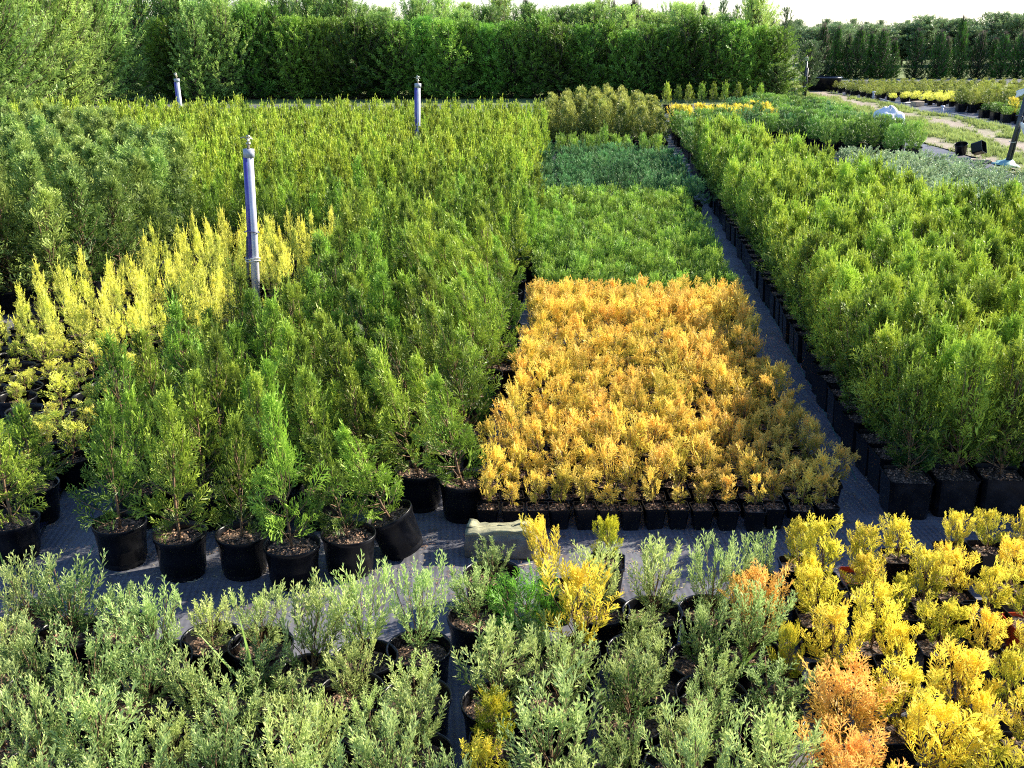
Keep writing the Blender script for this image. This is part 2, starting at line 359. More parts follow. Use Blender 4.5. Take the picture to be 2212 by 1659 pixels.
def tpls(key, fn, **k):
    r = np.random.default_rng(abs(hash(key)) % 1000 if False else sum(map(ord, key)))
    TPL[key] = [fn(r, **k) for _ in range(5)]
tpls('thuja', thuja_frond, nside=9, sub=2, wd=0.044)
tpls('thuja_mid', thuja_frond, nside=7, sub=1, wd=0.060)
tpls('thuja_low', thuja_frond, nside=5, sub=0, wd=0.105)
tpls('coral', thuja_frond, nside=7, sub=2, wd=0.062, open_=34)
tpls('coral_mid', thuja_frond, nside=6, sub=2, wd=0.10, open_=38)
tpls('fan', thuja_frond, nside=10, sub=1, wd=0.058, open_=32)
tpls('feather', feather_frond, nside=9, sub=1, wd=0.050, ang=30)
tpls('spike', spike_frond)
tpls('spike_mid', spike_frond, nside=6, wd=.062)
tpls('spike_low', spike_frond, nside=3, wd=.085)
tpls('feather_mid', feather_frond, nside=9, sub=1, wd=0.075)
tpls('feather_low', feather_frond, nside=6, sub=0, wd=0.13)

def norm(a): return a / (np.linalg.norm(a, axis=-1, keepdims=True) + 1e-9)
def assemble(r, tkey, pos, dr, nrm, sc, outer):
    Vs, Ts = [], []
    dr = norm(dr); y = norm(np.cross(nrm, dr)); z = np.cross(dr, y)
    fr = np.stack([dr, y, z], axis=1)              # rows are the axes
    which = r.integers(0, len(TPL[tkey]), len(pos))
    for k, (tv, tt) in enumerate(TPL[tkey]):
        ix = np.where(which == k)[0]
        if not len(ix): continue
        v = np.einsum('vi,nij->nvj', tv, fr[ix]) * sc[ix][:, None, None] + pos[ix][:, None, :]
        t = 0.25 * outer[ix][:, None] + 0.75 * tt[None, :] * (0.35 + .65 * outer[ix][:, None])  # lightens outer and upper fronds, imitating shade inside the plant
        Vs.append(v.reshape(-1, 3)); Ts.append(t.reshape(-1))
    return np.concatenate(Vs), np.concatenate(Ts)

def shrub(r, H, R, prof, nb, nf, fl, e0, e1, tkey, stem_h=0.0, leaders=1, fan=0.5, lump=0.15, planar=True, spread=0.5, lead_len=1.0, base_u=0.0, spikes=0, skey='spike_mid', slen=.16, taper=.65):
    """returns foliage quads + tip, and the branch tubes. prof(u): envelope radius 0..1 at relative height u."""
    pos, dr, nr, sc, ou = [], [], [], [], []; tubes = []
    ph0 = r.uniform(0, 6.28); lobes = r.uniform(-1, 1, 7)
    stem = [(0, 0, 0)]
    bx, by = r.uniform(-.04, .04, 2) * H
    for k in range(1, 6):
        t = k / 5; stem.append((bx * t * t + r.uniform(-.01, .01) * H, by * t * t + r.uniform(-.01, .01) * H, H * .93 * t))
    S = np.array(stem)
    def stem_at(z):
        q = np.clip(z / (H * .93), 0, 1) * 5; i = int(min(4, q)); f = q - i
        return S[i] * (1 - f) + S[i + 1] * f
    tubes.append((stem, [max(.0015, .012 * H * (1 - .8 * k / 5) + .001) for k in range(6)]))
    for b in range(nb):
        u = base_u + (1 - base_u) * (b + r.random()) / nb * 0.97
        az = ph0 + b * 2.39996 + r.uniform(-.35, .35)
        e = R_(e0 + (e1 - e0) * u + r.uniform(-9, 9))
        lob = 1 + lump * math.sin(az * 3 + lobes[0] * 5 + u * 9) + lump * r.uniform(-1, 1)
        L = R * prof(u) * lob / max(.28, math.cos(e)); L = max(L, fl * .25)
        zend = stem_h + (H - stem_h) * u
        z0 = max(stem_h * .8, zend - L * math.sin(e) * .55)
        p0 = stem_at(z0)
        hd = np.array((math.cos(az), math.sin(az), 0)); up = np.array((0, 0, 1.))
        d0 = hd * math.cos(e) + up * math.sin(e)
        e2 = min(R_(86), e + R_(16)); d1 = hd * math.cos(e2) + up * math.sin(e2)
        p1 = p0 + d0 * L * .55; p2 = p1 + d1 * L * .45
        p2[2] = min(p2[2], H * 1.0)
        if L > fl * .6: tubes.append(([tuple(p0), tuple(p1), tuple(p2)], [.004 * H + .0008, .003 * H + .0006, .0008]))
        tang = np.array((-math.sin(az), math.cos(az), 0))
        for j in range(nf):
            s = 0.18 + .82 * (j + r.random()) / nf
            p = p0 + (p1 - p0) * min(1, s / .55) if s < .55 else p1 + (p2 - p1) * (s - .55) / .45
            d = d0 * (1 - s) + d1 * s + tang * r.normal(0, spread) + up * r.uniform(-.2, .35)
            if planar: nv = tang * (1 - fan) + np.array((r.normal(), r.normal(), r.normal())) * fan
            else: nv = np.array((r.normal(), r.normal(), r.normal()))
            l = fl * r.uniform(.6, 1.15) * (taper + (1 - taper) * min(1, prof(u) + .1))
            pos.append(p); dr.append(d); nr.append(nv); sc.append(l); ou.append(min(1, s * .7 + u * .35))
    for k in range(leaders):
        a = r.uniform(0, 6.28); off = np.array((math.cos(a), math.sin(a), 0)) * R * (.0 if k == 0 else r.uniform(.1, .45))
        z = H * (r.uniform(.72, .9) if k else .86)
        for j in range(4):
            zz = z + (j * .05 + .0) * H * lead_len
            pos.append(stem_at(min(zz, H * .9)) + off); dr.append(np.array((r.normal(0, .16), r.normal(0, .16), 1.)) + off); nr.append(r.normal(size=3)); sc.append(fl * (1.0 - j * .12) * lead_len); ou.append(1.)
    V, T = assemble(r, tkey, np.array(pos), np.array(dr), np.array(nr), np.array(sc), np.array(ou))
    if spikes:
        pos, dr, nr, sc, ou = [], [], [], [], []
        for k in range(spikes):
            u = 1.0 if k == 0 else r.uniform(.35, .98); a = r.uniform(0, 6.28); rad = 0 if k == 0 else R * prof(u) * r.uniform(.55, 1.0)
            z = stem_h + (H - stem_h) * (.90 if k == 0 else u * .93)
            hd = np.array((math.cos(a), math.sin(a), 0))
            pos.append(stem_at(z * .97) * np.array((1, 1, 0)) + hd * rad + np.array((0, 0, z))); dr.append(np.array((0, 0, 1.)) + hd * r.uniform(0, .35) + r.normal(0, .07, 3)); nr.append(r.normal(size=3))
            sc.append(slen * H * r.uniform(.6, 1.25)); ou.append(1.)
        V2, T2 = assemble(r, skey, np.array(pos), np.array(dr), np.array(nr), np.array(sc), np.array(ou))
        V = np.concatenate([V, V2]); T = np.concatenate([T, T2])
    return V, T, tubes
def tubes_mesh(name, tubes, mat, seg=4):
    return mesh(name, *join(*[tube(p, r_, seg) for p, r_ in tubes]), [mat], smooth=True)

egg = lambda u: max(0.03, math.sin(math.pi * min(1, max(0, u * .86 + .12))) ** .7)
cone = lambda u: max(.05, (1 - u) ** .80 * min(1, .62 + u * 3) * 1.08)
vase = lambda u: .45 + .65 * u if u < .8 else .97 * (1.0 - (u - .8) * 1.6)
colm = lambda u: max(.05, min(1, .75 + u * 1.2) * (1 - u ** 2.0) ** .8)
wall = lambda u: max(.05, min(1, .85 + u * 1.2) * (1 - u ** 4.5) ** .8)
full = lambda u: max(.1, (1 - abs(u - .42) ** 2.2 * 2.1))
spread_p = lambda u: 1.0 - .55 * u

LIB = {}   # kind -> list of (foliage mesh, stem mesh, H)
def lib(key, n, mat, seed, stems=True, Hvar=.08, **k):
    out = []
    for i in range(n):
        r = np.random.default_rng(seed * 100 + i)
        kk = dict(k); kk['H'] = k['H'] * r.uniform(1 - Hvar, 1 + Hvar); kk['R'] = k['R'] * r.uniform(.9, 1.1)
        V, T, tb = shrub(r, **kk)
        fm = quads_mesh(key + '_foliage', V, T, M[mat]); sm = tubes_mesh(key + '_stem', tb, M['bark'] if kk['H'] < 1.5 else M['trunk']) if stems else None
        zmax = float(np.percentile(V[:, 2], 99.7)); out.append((fm, sm, zmax))
    LIB[key] = out
# near kinds
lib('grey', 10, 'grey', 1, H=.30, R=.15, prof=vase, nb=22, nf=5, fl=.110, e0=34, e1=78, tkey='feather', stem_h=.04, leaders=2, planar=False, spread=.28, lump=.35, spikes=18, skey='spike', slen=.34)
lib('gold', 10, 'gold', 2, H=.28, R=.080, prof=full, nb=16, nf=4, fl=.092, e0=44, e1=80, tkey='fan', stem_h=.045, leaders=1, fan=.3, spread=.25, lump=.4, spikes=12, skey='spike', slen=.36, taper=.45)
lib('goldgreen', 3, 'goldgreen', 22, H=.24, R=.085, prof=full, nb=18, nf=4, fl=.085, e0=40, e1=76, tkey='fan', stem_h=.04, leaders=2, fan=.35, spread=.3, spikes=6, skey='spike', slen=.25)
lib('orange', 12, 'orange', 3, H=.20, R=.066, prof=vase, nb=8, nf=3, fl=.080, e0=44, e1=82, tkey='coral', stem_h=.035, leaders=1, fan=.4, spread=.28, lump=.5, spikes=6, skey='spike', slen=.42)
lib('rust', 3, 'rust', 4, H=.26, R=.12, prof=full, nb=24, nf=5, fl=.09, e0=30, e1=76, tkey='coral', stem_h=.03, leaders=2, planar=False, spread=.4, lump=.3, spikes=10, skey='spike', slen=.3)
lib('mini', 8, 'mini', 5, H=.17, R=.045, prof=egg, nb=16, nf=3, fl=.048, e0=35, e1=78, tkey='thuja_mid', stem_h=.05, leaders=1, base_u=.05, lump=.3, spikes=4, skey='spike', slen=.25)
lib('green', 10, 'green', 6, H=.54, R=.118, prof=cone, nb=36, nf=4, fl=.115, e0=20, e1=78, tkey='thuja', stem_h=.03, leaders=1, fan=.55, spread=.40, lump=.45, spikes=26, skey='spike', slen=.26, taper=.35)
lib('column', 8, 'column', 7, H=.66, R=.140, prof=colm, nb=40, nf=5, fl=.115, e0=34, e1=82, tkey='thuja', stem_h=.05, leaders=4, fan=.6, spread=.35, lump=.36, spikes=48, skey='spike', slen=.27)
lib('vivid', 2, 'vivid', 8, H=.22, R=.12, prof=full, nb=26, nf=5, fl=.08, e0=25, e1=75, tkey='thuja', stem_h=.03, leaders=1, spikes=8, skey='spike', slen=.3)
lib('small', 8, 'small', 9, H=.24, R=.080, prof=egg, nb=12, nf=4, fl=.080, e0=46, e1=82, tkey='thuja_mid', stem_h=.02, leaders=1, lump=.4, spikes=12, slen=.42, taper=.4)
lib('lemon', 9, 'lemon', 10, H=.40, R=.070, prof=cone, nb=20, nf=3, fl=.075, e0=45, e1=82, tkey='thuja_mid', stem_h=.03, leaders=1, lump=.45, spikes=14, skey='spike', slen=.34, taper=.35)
# middle and far kinds
lib('green_mid', 10, 'green', 11, H=.56, R=.116, prof=cone, nb=30, nf=4, fl=.115, e0=26, e1=80, tkey='thuja_mid', leaders=1, lump=.45, spikes=24, slen=.30, taper=.35)
lib('column_mid', 8, 'column', 12, H=.66, R=.128, prof=colm, nb=30, nf=4, fl=.115, e0=40, e1=82, tkey='thuja_mid', leaders=4, lump=.36, spikes=44, slen=.29)
lib('spire', 8, 'spire', 13, H=.62, R=.105, prof=cone, nb=22, nf=4, fl=.12, e0=44, e1=82, tkey='thuja_low', leaders=1, lump=.4, stems=False, spikes=20, skey='spike_low', slen=.30, taper=.35)
lib('fluffy', 6, 'fluffy', 14, H=1.0, R=.24, prof=cone, nb=50, nf=5, fl=.18, e0=22, e1=74, tkey='thuja_mid', leaders=4, lump=.45, spread=.6, spikes=22, slen=.16)
lib('blue', 7, 'blue', 15, H=.32, R=.17, prof=spread_p, nb=18, nf=5, fl=.105, e0=20, e1=66, tkey='feather_mid', leaders=1, planar=False, spread=.45, lump=.6, spikes=8, slen=.4)
lib('pale', 4, 'pale', 16, H=.24, R=.20, prof=spread_p, nb=22, nf=5, fl=.12, e0=20, e1=55, tkey='feather_low', leaders=1, planar=False, spread=.6, stems=False)
lib('globe', 5, 'globe', 17, H=.46, R=.21, prof=egg, nb=44, nf=5, fl=.11, e0=20, e1=78, tkey='thuja_low', leaders=1, stems=False)
lib('tipped', 5, 'tipped', 18, H=.72, R=.20, prof=colm, nb=34, nf=5, fl=.14, e0=40, e1=82, tkey='thuja_low', leaders=4, stems=False, spikes=28, skey='spike_low', slen=.22)
lib('farlow', 4, 'farbush', 19, H=.40, R=.17, prof=colm, nb=22, nf=4, fl=.11, e0=40, e1=78, tkey='thuja_low', leaders=3, stems=False, spikes=10, skey='spike_low', slen=.3)
lib('faryellow', 4, 'mini', 20, H=.26, R=.15, prof=egg, nb=20, nf=4, fl=.10, e0=30, e1=75, tkey='thuja_low', leaders=1, stems=False)
lib('fargold', 4, 'gold', 21, H=.40, R=.13, prof=egg, nb=20, nf=4, fl=.11, e0=40, e1=78, tkey='thuja_low', leaders=2, stems=False)
# trees
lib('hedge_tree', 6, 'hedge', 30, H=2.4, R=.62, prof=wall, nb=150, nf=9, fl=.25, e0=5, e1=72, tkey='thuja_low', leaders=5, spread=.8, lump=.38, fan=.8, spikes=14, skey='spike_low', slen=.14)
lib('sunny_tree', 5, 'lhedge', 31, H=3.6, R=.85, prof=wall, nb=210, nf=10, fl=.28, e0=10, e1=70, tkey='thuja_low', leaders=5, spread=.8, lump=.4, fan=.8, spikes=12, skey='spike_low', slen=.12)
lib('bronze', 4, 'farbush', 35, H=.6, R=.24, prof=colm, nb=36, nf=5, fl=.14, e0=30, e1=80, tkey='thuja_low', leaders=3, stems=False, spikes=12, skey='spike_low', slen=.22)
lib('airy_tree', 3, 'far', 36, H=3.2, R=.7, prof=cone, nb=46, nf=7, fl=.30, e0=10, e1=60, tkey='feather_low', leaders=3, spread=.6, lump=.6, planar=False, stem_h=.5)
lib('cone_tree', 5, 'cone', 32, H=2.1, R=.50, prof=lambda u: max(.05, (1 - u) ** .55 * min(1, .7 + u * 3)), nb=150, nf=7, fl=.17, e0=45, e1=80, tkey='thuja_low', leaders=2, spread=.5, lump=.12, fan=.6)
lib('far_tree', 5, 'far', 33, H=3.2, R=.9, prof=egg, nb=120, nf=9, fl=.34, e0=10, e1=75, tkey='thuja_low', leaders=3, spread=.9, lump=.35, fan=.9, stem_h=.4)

# ------------------------------------------------------------------ pots
def round_pot(name, rt, rb, h, mat, lipw=.004):
    prof = [(0.0, .004), (rb * .8, .004), (rb, 0.0), (rb + .002, .012), (rt - .006, h - .022), (rt - .001, h - .020), (rt + .001, h - .002), (rt, h + .001), (rt - .005, h), (rt - .008, h - .006), (rt - .012, h - .03), (rb + .008, .03), (0.0, .03)]
    V, F = lathe(prof, 28)
    return mesh(name, V, F, [mat], smooth=True)
def square_pot(name, wt, wb, h, mat):
    def ring(s, z, r=.18):
        o = []
        for (sx, sy) in ((1, 1), (-1, 1), (-1, -1), (1, -1)):
            a = [(1, 1 - r), (1 - r, 1)] if sx * sy > 0 else [(1 - r, 1), (1, 1 - r)]
            for (px, py) in a: o.append((sx * px * s, sy * py * s, z))
        return o
    rings = [ring(wb * .5 * .9, .003), ring(wb * .5, 0), ring(wt * .5 - .004, h - .016), ring(wt * .5, h - .014), ring(wt * .5 + .001, h), ring(wt * .5 - .003, h), ring(wt * .5 - .006, h - .02), ring(wb * .5 - .003, .02)]
    V = [p for q in rings for p in q]; F = []
    for i in range(len(rings) - 1):
        for k in range(8): F.append((i * 8 + k, i * 8 + (k + 1) % 8, (i + 1) * 8 + (k + 1) % 8, (i + 1) * 8 + k))
    F.append(tuple(range(8))[::-1]); F.append(tuple(range((len(rings) - 1) * 8, len(rings) * 8)))
    return mesh(name, V, F, [mat])
def soil_mesh(name, r0, square=False, n=9, chips=60, seed=0):
    rr = random.Random(seed); V, F, mi = [], [], []
    V.append((0, 0, .006))
    seg = 18
    for i in range(1, 5):
        for k in range(seg):
            a = 2 * math.pi * k / seg; q = r0 * i / 4
            x, y = q * math.cos(a), q * math.sin(a)
            if square:
                m_ = max(abs(math.cos(a)), abs(math.sin(a))); x /= m_; y /= m_
            V.append((x, y, rr.uniform(-.004, .005)))
    for k in range(seg): F.append((0, 1 + k, 1 + (k + 1) % seg)); mi.append(0)
    for i in range(3):
        for k in range(seg):
            F.append((1 + i * seg + k, 1 + i * seg + (k + 1) % seg, 1 + (i + 1) * seg + (k + 1) % seg, 1 + (i + 1) * seg + k)); mi.append(0)
    for c in range(chips):
        a = rr.uniform(0, 6.28); q = r0 * math.sqrt(rr.random()) * .95; x, y = q * math.cos(a), q * math.sin(a)
        l = rr.uniform(.004, .010); b = rr.uniform(.003, .006); t = rr.uniform(0, 3.14); z = .006
        o = len(V); cx, sx = math.cos(t), math.sin(t)
        for (px, py, pz) in ((l, 0, rr.uniform(0, .006)), (0, b, 0.001), (-l, 0, rr.uniform(0, .006)), (0, -b, 0.0), (0, 0, .005)):
            V.append((x + px * cx - py * sx, y + px * sx + py * cx, z + pz))
        for q_ in ((0, 1, 4), (1, 2, 4), (2, 3, 4), (3, 0, 4)): F.append(tuple(o + z_ for z_ in q_)); mi.append(1)
    return mesh(name, V, F, [M['soil'], M['chip']], mi=mi)
POT = {
    'round': (round_pot('round_pot', .124, .098, .20, M['pot']), soil_mesh('soil', .112, seed=1, chips=90), .165),
    'roundlow': (round_pot('low_round_pot', .122, .098, .17, M['pot']), soil_mesh('soil', .110, seed=2, chips=70), .115),
    'square': (square_pot('square_pot', .108, .078, .115, M['pot']), soil_mesh('soil', .048, True, seed=3, chips=20), .10),
    'squarebig': (square_pot('square_pot', .15, .115, .15, M['pot']), soil_mesh('soil', .068, True, seed=4, chips=30), .125),
    'bag': (square_pot('grow_bag', .225, .20, .21, M['pot']), soil_mesh('soil', .105, True, seed=5, chips=60), .185),
    'redsquare': (square_pot('red_square_pot', .15, .115, .15, M['redpot']), soil_mesh('soil', .068, True, seed=6, chips=30), .125),
}

ORD = ['', 'first', 'second', 'third', 'fourth', 'fifth', 'sixth', 'seventh', 'eighth', 'ninth', 'tenth', 'eleventh', 'twelfth', 'thirteenth', 'fourteenth', 'fifteenth', 'sixteenth', 'seventeenth', 'eighteenth', 'nineteenth', 'twentieth']
TENS = {2: 'twenty', 3: 'thirty', 4: 'forty', 5: 'fifty', 6: 'sixty'}
def ordw(k):
    if k <= 20: return ORD[k]
    return (TENS[k // 10] + 'ieth').replace('yieth', 'ieth') if k % 10 == 0 else TENS[k // 10] + '-' + ORD[k % 10]

def plant(name, kind, X, Y, pot='round', h=None, wid=1.0, rz=None, lean=(0, 0), tilt=None, near=True, label=None, cat='potted conifer', group=None, var=None, bare=False):
    """one potted plant: Empty > pot, soil, stem, foliage"""
    rz = random.uniform(0, 6.28) if rz is None else rz
    e = empty(name, (X, Y, 0))
    pm, smh, sz = POT[pot]
    L = LIB[kind]; fm, sm, H0 = L[(random.randrange(len(L)) if var is None else var) % len(L)]
    sc = (h / H0) if h else random.uniform(.88, 1.12)
    prz = random.uniform(-.12, .12) if 'square' in pot or pot == 'bag' else random.uniform(0, 6.28)
    po = link('pot', pm, e); po.rotation_euler = (0, 0, prz); po.scale = (random.uniform(.95, 1.04), random.uniform(.95, 1.04), random.uniform(.96, 1.03))
    if tilt: po.rotation_euler = (tilt[0], tilt[1], 0); po.location = (0, 0, tilt[2])
    if not bare:
        s = link('soil', smh, e); s.location = (0, 0, sz); s.rotation_euler = (0, 0, prz)
        if tilt:
            s.rotation_euler = po.rotation_euler; s.location = po.matrix_basis.to_3x3() @ Vector((0, 0, sz)) + Vector((0, 0, tilt[2]))
    f = link('foliage', fm, e); f.scale = (wid * (sc ** .5), wid * (sc ** .5), sc); f.location = (0, 0, sz - .004)
    f.rotation_euler = (lean[0], lean[1], rz); f.rotation_mode = 'XYZ'
    # lean is applied after the spin
    f.rotation_euler = (Matrix.Rotation(lean[1], 3, 'Y') @ Matrix.Rotation(lean[0], 3, 'X') @ Matrix.Rotation(rz, 3, 'Z')).to_euler()
    if tilt: f.location = s.location if not bare else f.location
    if near and sm is not None:
        st = link('stem', sm, e); st.scale = f.scale; st.location = f.location; st.rotation_euler = f.rotation_euler
    tag(e, label, cat, group)
    return e

def in_poly(x, y, poly):
    c = False; n = len(poly); j = n - 1
    for i in range(n):
        xi, yi = poly[i]; xj, yj = poly[j]
        if (yi > y) != (yj > y) and x < (xj - xi) * (y - yi) / (yj - yi) + xi: c = not c
        j = i
    return c
def grid(poly, sx, sy, slope=.065, jit=.15, stagger=True):
    """rows from the front; returns [(row, [(x, y), ...]), ...]"""
    ys = [p[1] for p in poly]; xs = [p[0] for p in poly]; rows = []
    y = min(ys) + sy * .3; k = 0
    while y < max(ys):
        off = slope * (y - min(ys)) + (sx * .5 if stagger and k % 2 else 0)
        row = []; x = min(xs) - 3 - ((min(xs) - 3) % sx) + off
        x = math.floor((min(xs) - 3) / sx) * sx + off
        while x < max(xs) + 1:
            if in_poly(x, y, poly): row.append((x + random.uniform(-jit, jit) * sx, y + random.uniform(-jit, jit) * sy))
            x += sx
        if row: rows.append(row)
        y += sy; k += 1
    return rows

# instanced masses (far part of a bed): one object that is 'stuff'
def mass(name, keys, pts, label, potkind=None, smin=.85, smax=1.15, hz=0.18, mat_pot=None):
    src = bpy.data.collections.new('parts_of_' + name)
    k = 0
    for key in keys:
        for fm, sm, H0 in LIB[key]:
            o = bpy.data.objects.new('a%02d_' % k + name, fm); src.objects.link(o); k += 1
    allp = list(pts)
    me = bpy.data.meshes.new(name); n = len(allp)
    me.vertices.add(n); me.vertices.foreach_set('co', np.array([(p[0], p[1], hz) for p in allp], dtype=np.float32).ravel())
    rot = me.attributes.new('rot', 'FLOAT_VECTOR', 'POINT'); scl = me.attributes.new('scl', 'FLOAT', 'POINT'); vi = me.attributes.new('variant', 'INT', 'POINT')
    rot.data.foreach_set('vector', np.stack([rng.normal(0, .06, n), rng.normal(0, .06, n), rng.uniform(0, 6.28, n)], 1).astype(np.float32).ravel())
    scl.data.foreach_set('value', rng.uniform(smin, smax, n).astype(np.float32)); vi.data.foreach_set('value', rng.integers(0, k, n).astype(np.int32))
    o = link(name, me); tag(o, label, None, None, 'stuff')
    g = bpy.data.node_groups.new(name + '_nodes', 'GeometryNodeTree')
    g.interface.new_socket('Geometry', in_out='INPUT', socket_type='NodeSocketGeometry'); g.interface.new_socket('Geometry', in_out='OUTPUT', socket_type='NodeSocketGeometry')
    gi = g.nodes.new('NodeGroupInput'); go = g.nodes.new('NodeGroupOutput')
    ci = g.nodes.new('GeometryNodeCollectionInfo'); ci.inputs['Collection'].default_value = src; ci.inputs['Separate Children'].default_value = True; ci.inputs['Reset Children'].default_value = True
    ip = g.nodes.new('GeometryNodeInstanceOnPoints'); ip.inputs['Pick Instance'].default_value = True
    def na(nm, t):
        x = g.nodes.new('GeometryNodeInputNamedAttribute'); x.data_type = t; x.inputs['Name'].default_value = nm; return x.outputs[0]
    g.links.new(gi.outputs[0], ip.inputs['Points']); g.links.new(ci.outputs[0], ip.inputs['Instance'])
    g.links.new(na('variant', 'INT'), ip.inputs['Instance Index']); g.links.new(na('rot', 'FLOAT_VECTOR'), ip.inputs['Rotation']); g.links.new(na('scl', 'FLOAT'), ip.inputs['Scale'])
    last = ip.outputs[0]
    if potkind:
        pc = bpy.data.collections.new('pots_of_' + name); po = bpy.data.objects.new('pot_source', POT[potkind][0]); pc.objects.link(po)
        pi = g.nodes.new('GeometryNodeCollectionInfo'); pi.inputs['Collection'].default_value = pc; pi.inputs['Separate Children'].default_value = True; pi.inputs['Reset Children'].default_value = True
        i2 = g.nodes.new('GeometryNodeInstanceOnPoints'); sp = g.nodes.new('GeometryNodeSetPosition'); sp.inputs['Offset'].default_value = (0, 0, -hz)
        g.links.new(gi.outputs[0], sp.inputs[0]); g.links.new(sp.outputs[0], i2.inputs['Points']); g.links.new(pi.outputs[0], i2.inputs['Instance'])
        jn = g.nodes.new('GeometryNodeJoinGeometry'); g.links.new(ip.outputs[0], jn.inputs[0]); g.links.new(i2.outputs[0], jn.inputs[0]); last = jn.outputs[0]
    g.links.new(last, go.inputs[0])
    md = o.modifiers.new('spread', 'NODES'); md.node_group = g
    return o

# ================================================================== SETTING
def sheet(name, poly, z, mat, label=None):
    me = mesh(name, [(x, y, z) for x, y in poly], [tuple(range(len(poly)))], [mat])
    o = link(name, me); tag(o, label, None, None, 'structure'); return o
gm = mesh('ground', [(x, y, z) for y, z in ((-60, -.012), (75, -.012), (1600, -20)) for x in (-1200, 1200)], [(0, 1, 3, 2), (2, 3, 5, 4)], [M['field']])
tag(link('ground', gm), None, None, None, 'structure')
cloth_poly = [(-14, .2), (6.2, .2), (6.0, 11.5), (7.9, 15.0), (8.5, 19.5), (8.2, 24), (6.4, 31), (4, 33), (-11.6, 33), (-14, 20)]
def cloth_z(x, y):
    f = noise.noise(Vector((x * 1.2 + y * .3, y * 1.1, 3))); g = abs(noise.noise(Vector((x * 5 + y * 1.5, y * 2.2, 8)))); k = noise.noise(Vector((x * 13, y * 9, 1)))
    return .003 * f + .010 * max(0, .16 - g) * 6 * (0.4 + f) + .0015 * k
gxs = [-14, -10, -6, -4, -3.4] + [-3 + .055 * i for i in range(int(6.2 / .055))] + [3.5, 4.5, 6.2]; gys = [.2, 1.5, 2.4] + [2.6 + .055 * i for i in range(int(9 / .055))] + [12.5 + 1.5 * i for i in range(14)]
V, F, ok = [], [], []
for y in gys:
    for x in gxs: V.append((x, y, cloth_z(x, y) if -3 <= x <= 3.2 and 2.6 <= y <= 11.6 else 0))
for j_ in range(len(gys) - 1):
    for i_ in range(len(gxs) - 1):
        a = j_ * len(gxs) + i_; F.append((a, a + 1, a + 1 + len(gxs), a + len(gxs)))
tag(link('ground_cloth', mesh('ground_cloth', V, F, [M['cloth']], smooth=True)), None, None, None, 'structure')
sheet('far_cloth', [(6.2, 3), (6.3, 11.5), (7.9, 15.0), (8.5, 19.5), (8.2, 24), (6.4, 31), (6.2, 31.5)], 0.0, M['cloth'])
# far cloth strip below the beds across the road
fc = [P(1790, 200), P(1905, 222), P(2010, 246), P(2110, 262), P(2212, 285), (17, 24), (24, 46), (12.5, 45)]
sheet('far_ground_cloth', fc, 0.008, M['cloth'])
# grassy road with two worn tracks, as a fine grid with a 'dirt' weight
track1 = [P(*q) for q in ((1745, 196), (1800, 208), (1842, 220), (1908, 240), (1975, 252), (2041, 264), (2108, 285), (2150, 298), (2212, 322), (2300, 350))]
track2 = [P(*q) for q in ((2000, 300), (2040, 316), (2080, 326), (2130, 345), (2200, 372))]
def dist_line(p, L):
    best = 1e9
    for a, b in zip(L[:-1], L[1:]):
        ax, ay = a; bx, by = b; dx, dy = bx - ax, by - ay
        t = max(0, min(1, ((p[0] - ax) * dx + (p[1] - ay) * dy) / (dx * dx + dy * dy)))
        best = min(best, math.hypot(p[0] - ax - dx * t, p[1] - ay - dy * t))
    return best
road_poly = [(6.6, 9), (7.9, 15.0), (8.4, 19.5), (8.1, 24), (7.6, 28), (9.2, 34), (10.4, 43), (12.4, 43), P(1800, 203), P(1905, 222), P(2010, 246), P(2110, 262), P(2212, 285), (16, 22), (16, 9)]
def road_h(x, y):
    return .012 + .03 * noise.noise(Vector((x * .5, y * .5, 0))) ** 2 + .015 * abs(noise.noise(Vector((x * 2, y * 2, 3))))
def dirt_w(x, y):
    d1 = dist_line((x, y), track1); d2 = dist_line((x, y), track2)
    nz = noise.noise(Vector((x * .8, y * .8, 1.7))) * .5 + noise.noise(Vector((x * 3, y * 3, 5))) * .3
    return max(0, min(1, max(1.15 - d1 / .62, .95 - d2 / .5) + nz * .9))
V, F, idx, dw = [], [], {}, []
st = .22
for i in range(int(12 / st)):
    for j in range(int(36 / st)):
        x, y = 6 + i * st, 9 + j * st
        if in_poly(x, y, road_poly):
            idx[(i, j)] = len(V); V.append((x, y, road_h(x, y))); dw.append(dirt_w(x, y))
for (i, j) in idx:
    q = [(i, j), (i + 1, j), (i + 1, j + 1), (i, j + 1)]
    if all(p in idx for p in q): F.append(tuple(idx[p] for p in q))
rm = mesh('road', V, F, [M['road']], smooth=True); a = rm.attributes.new('dirt', 'FLOAT', 'POINT'); a.data.foreach_set('value', dw)
tag(link('road', rm), None, None, None, 'structure')

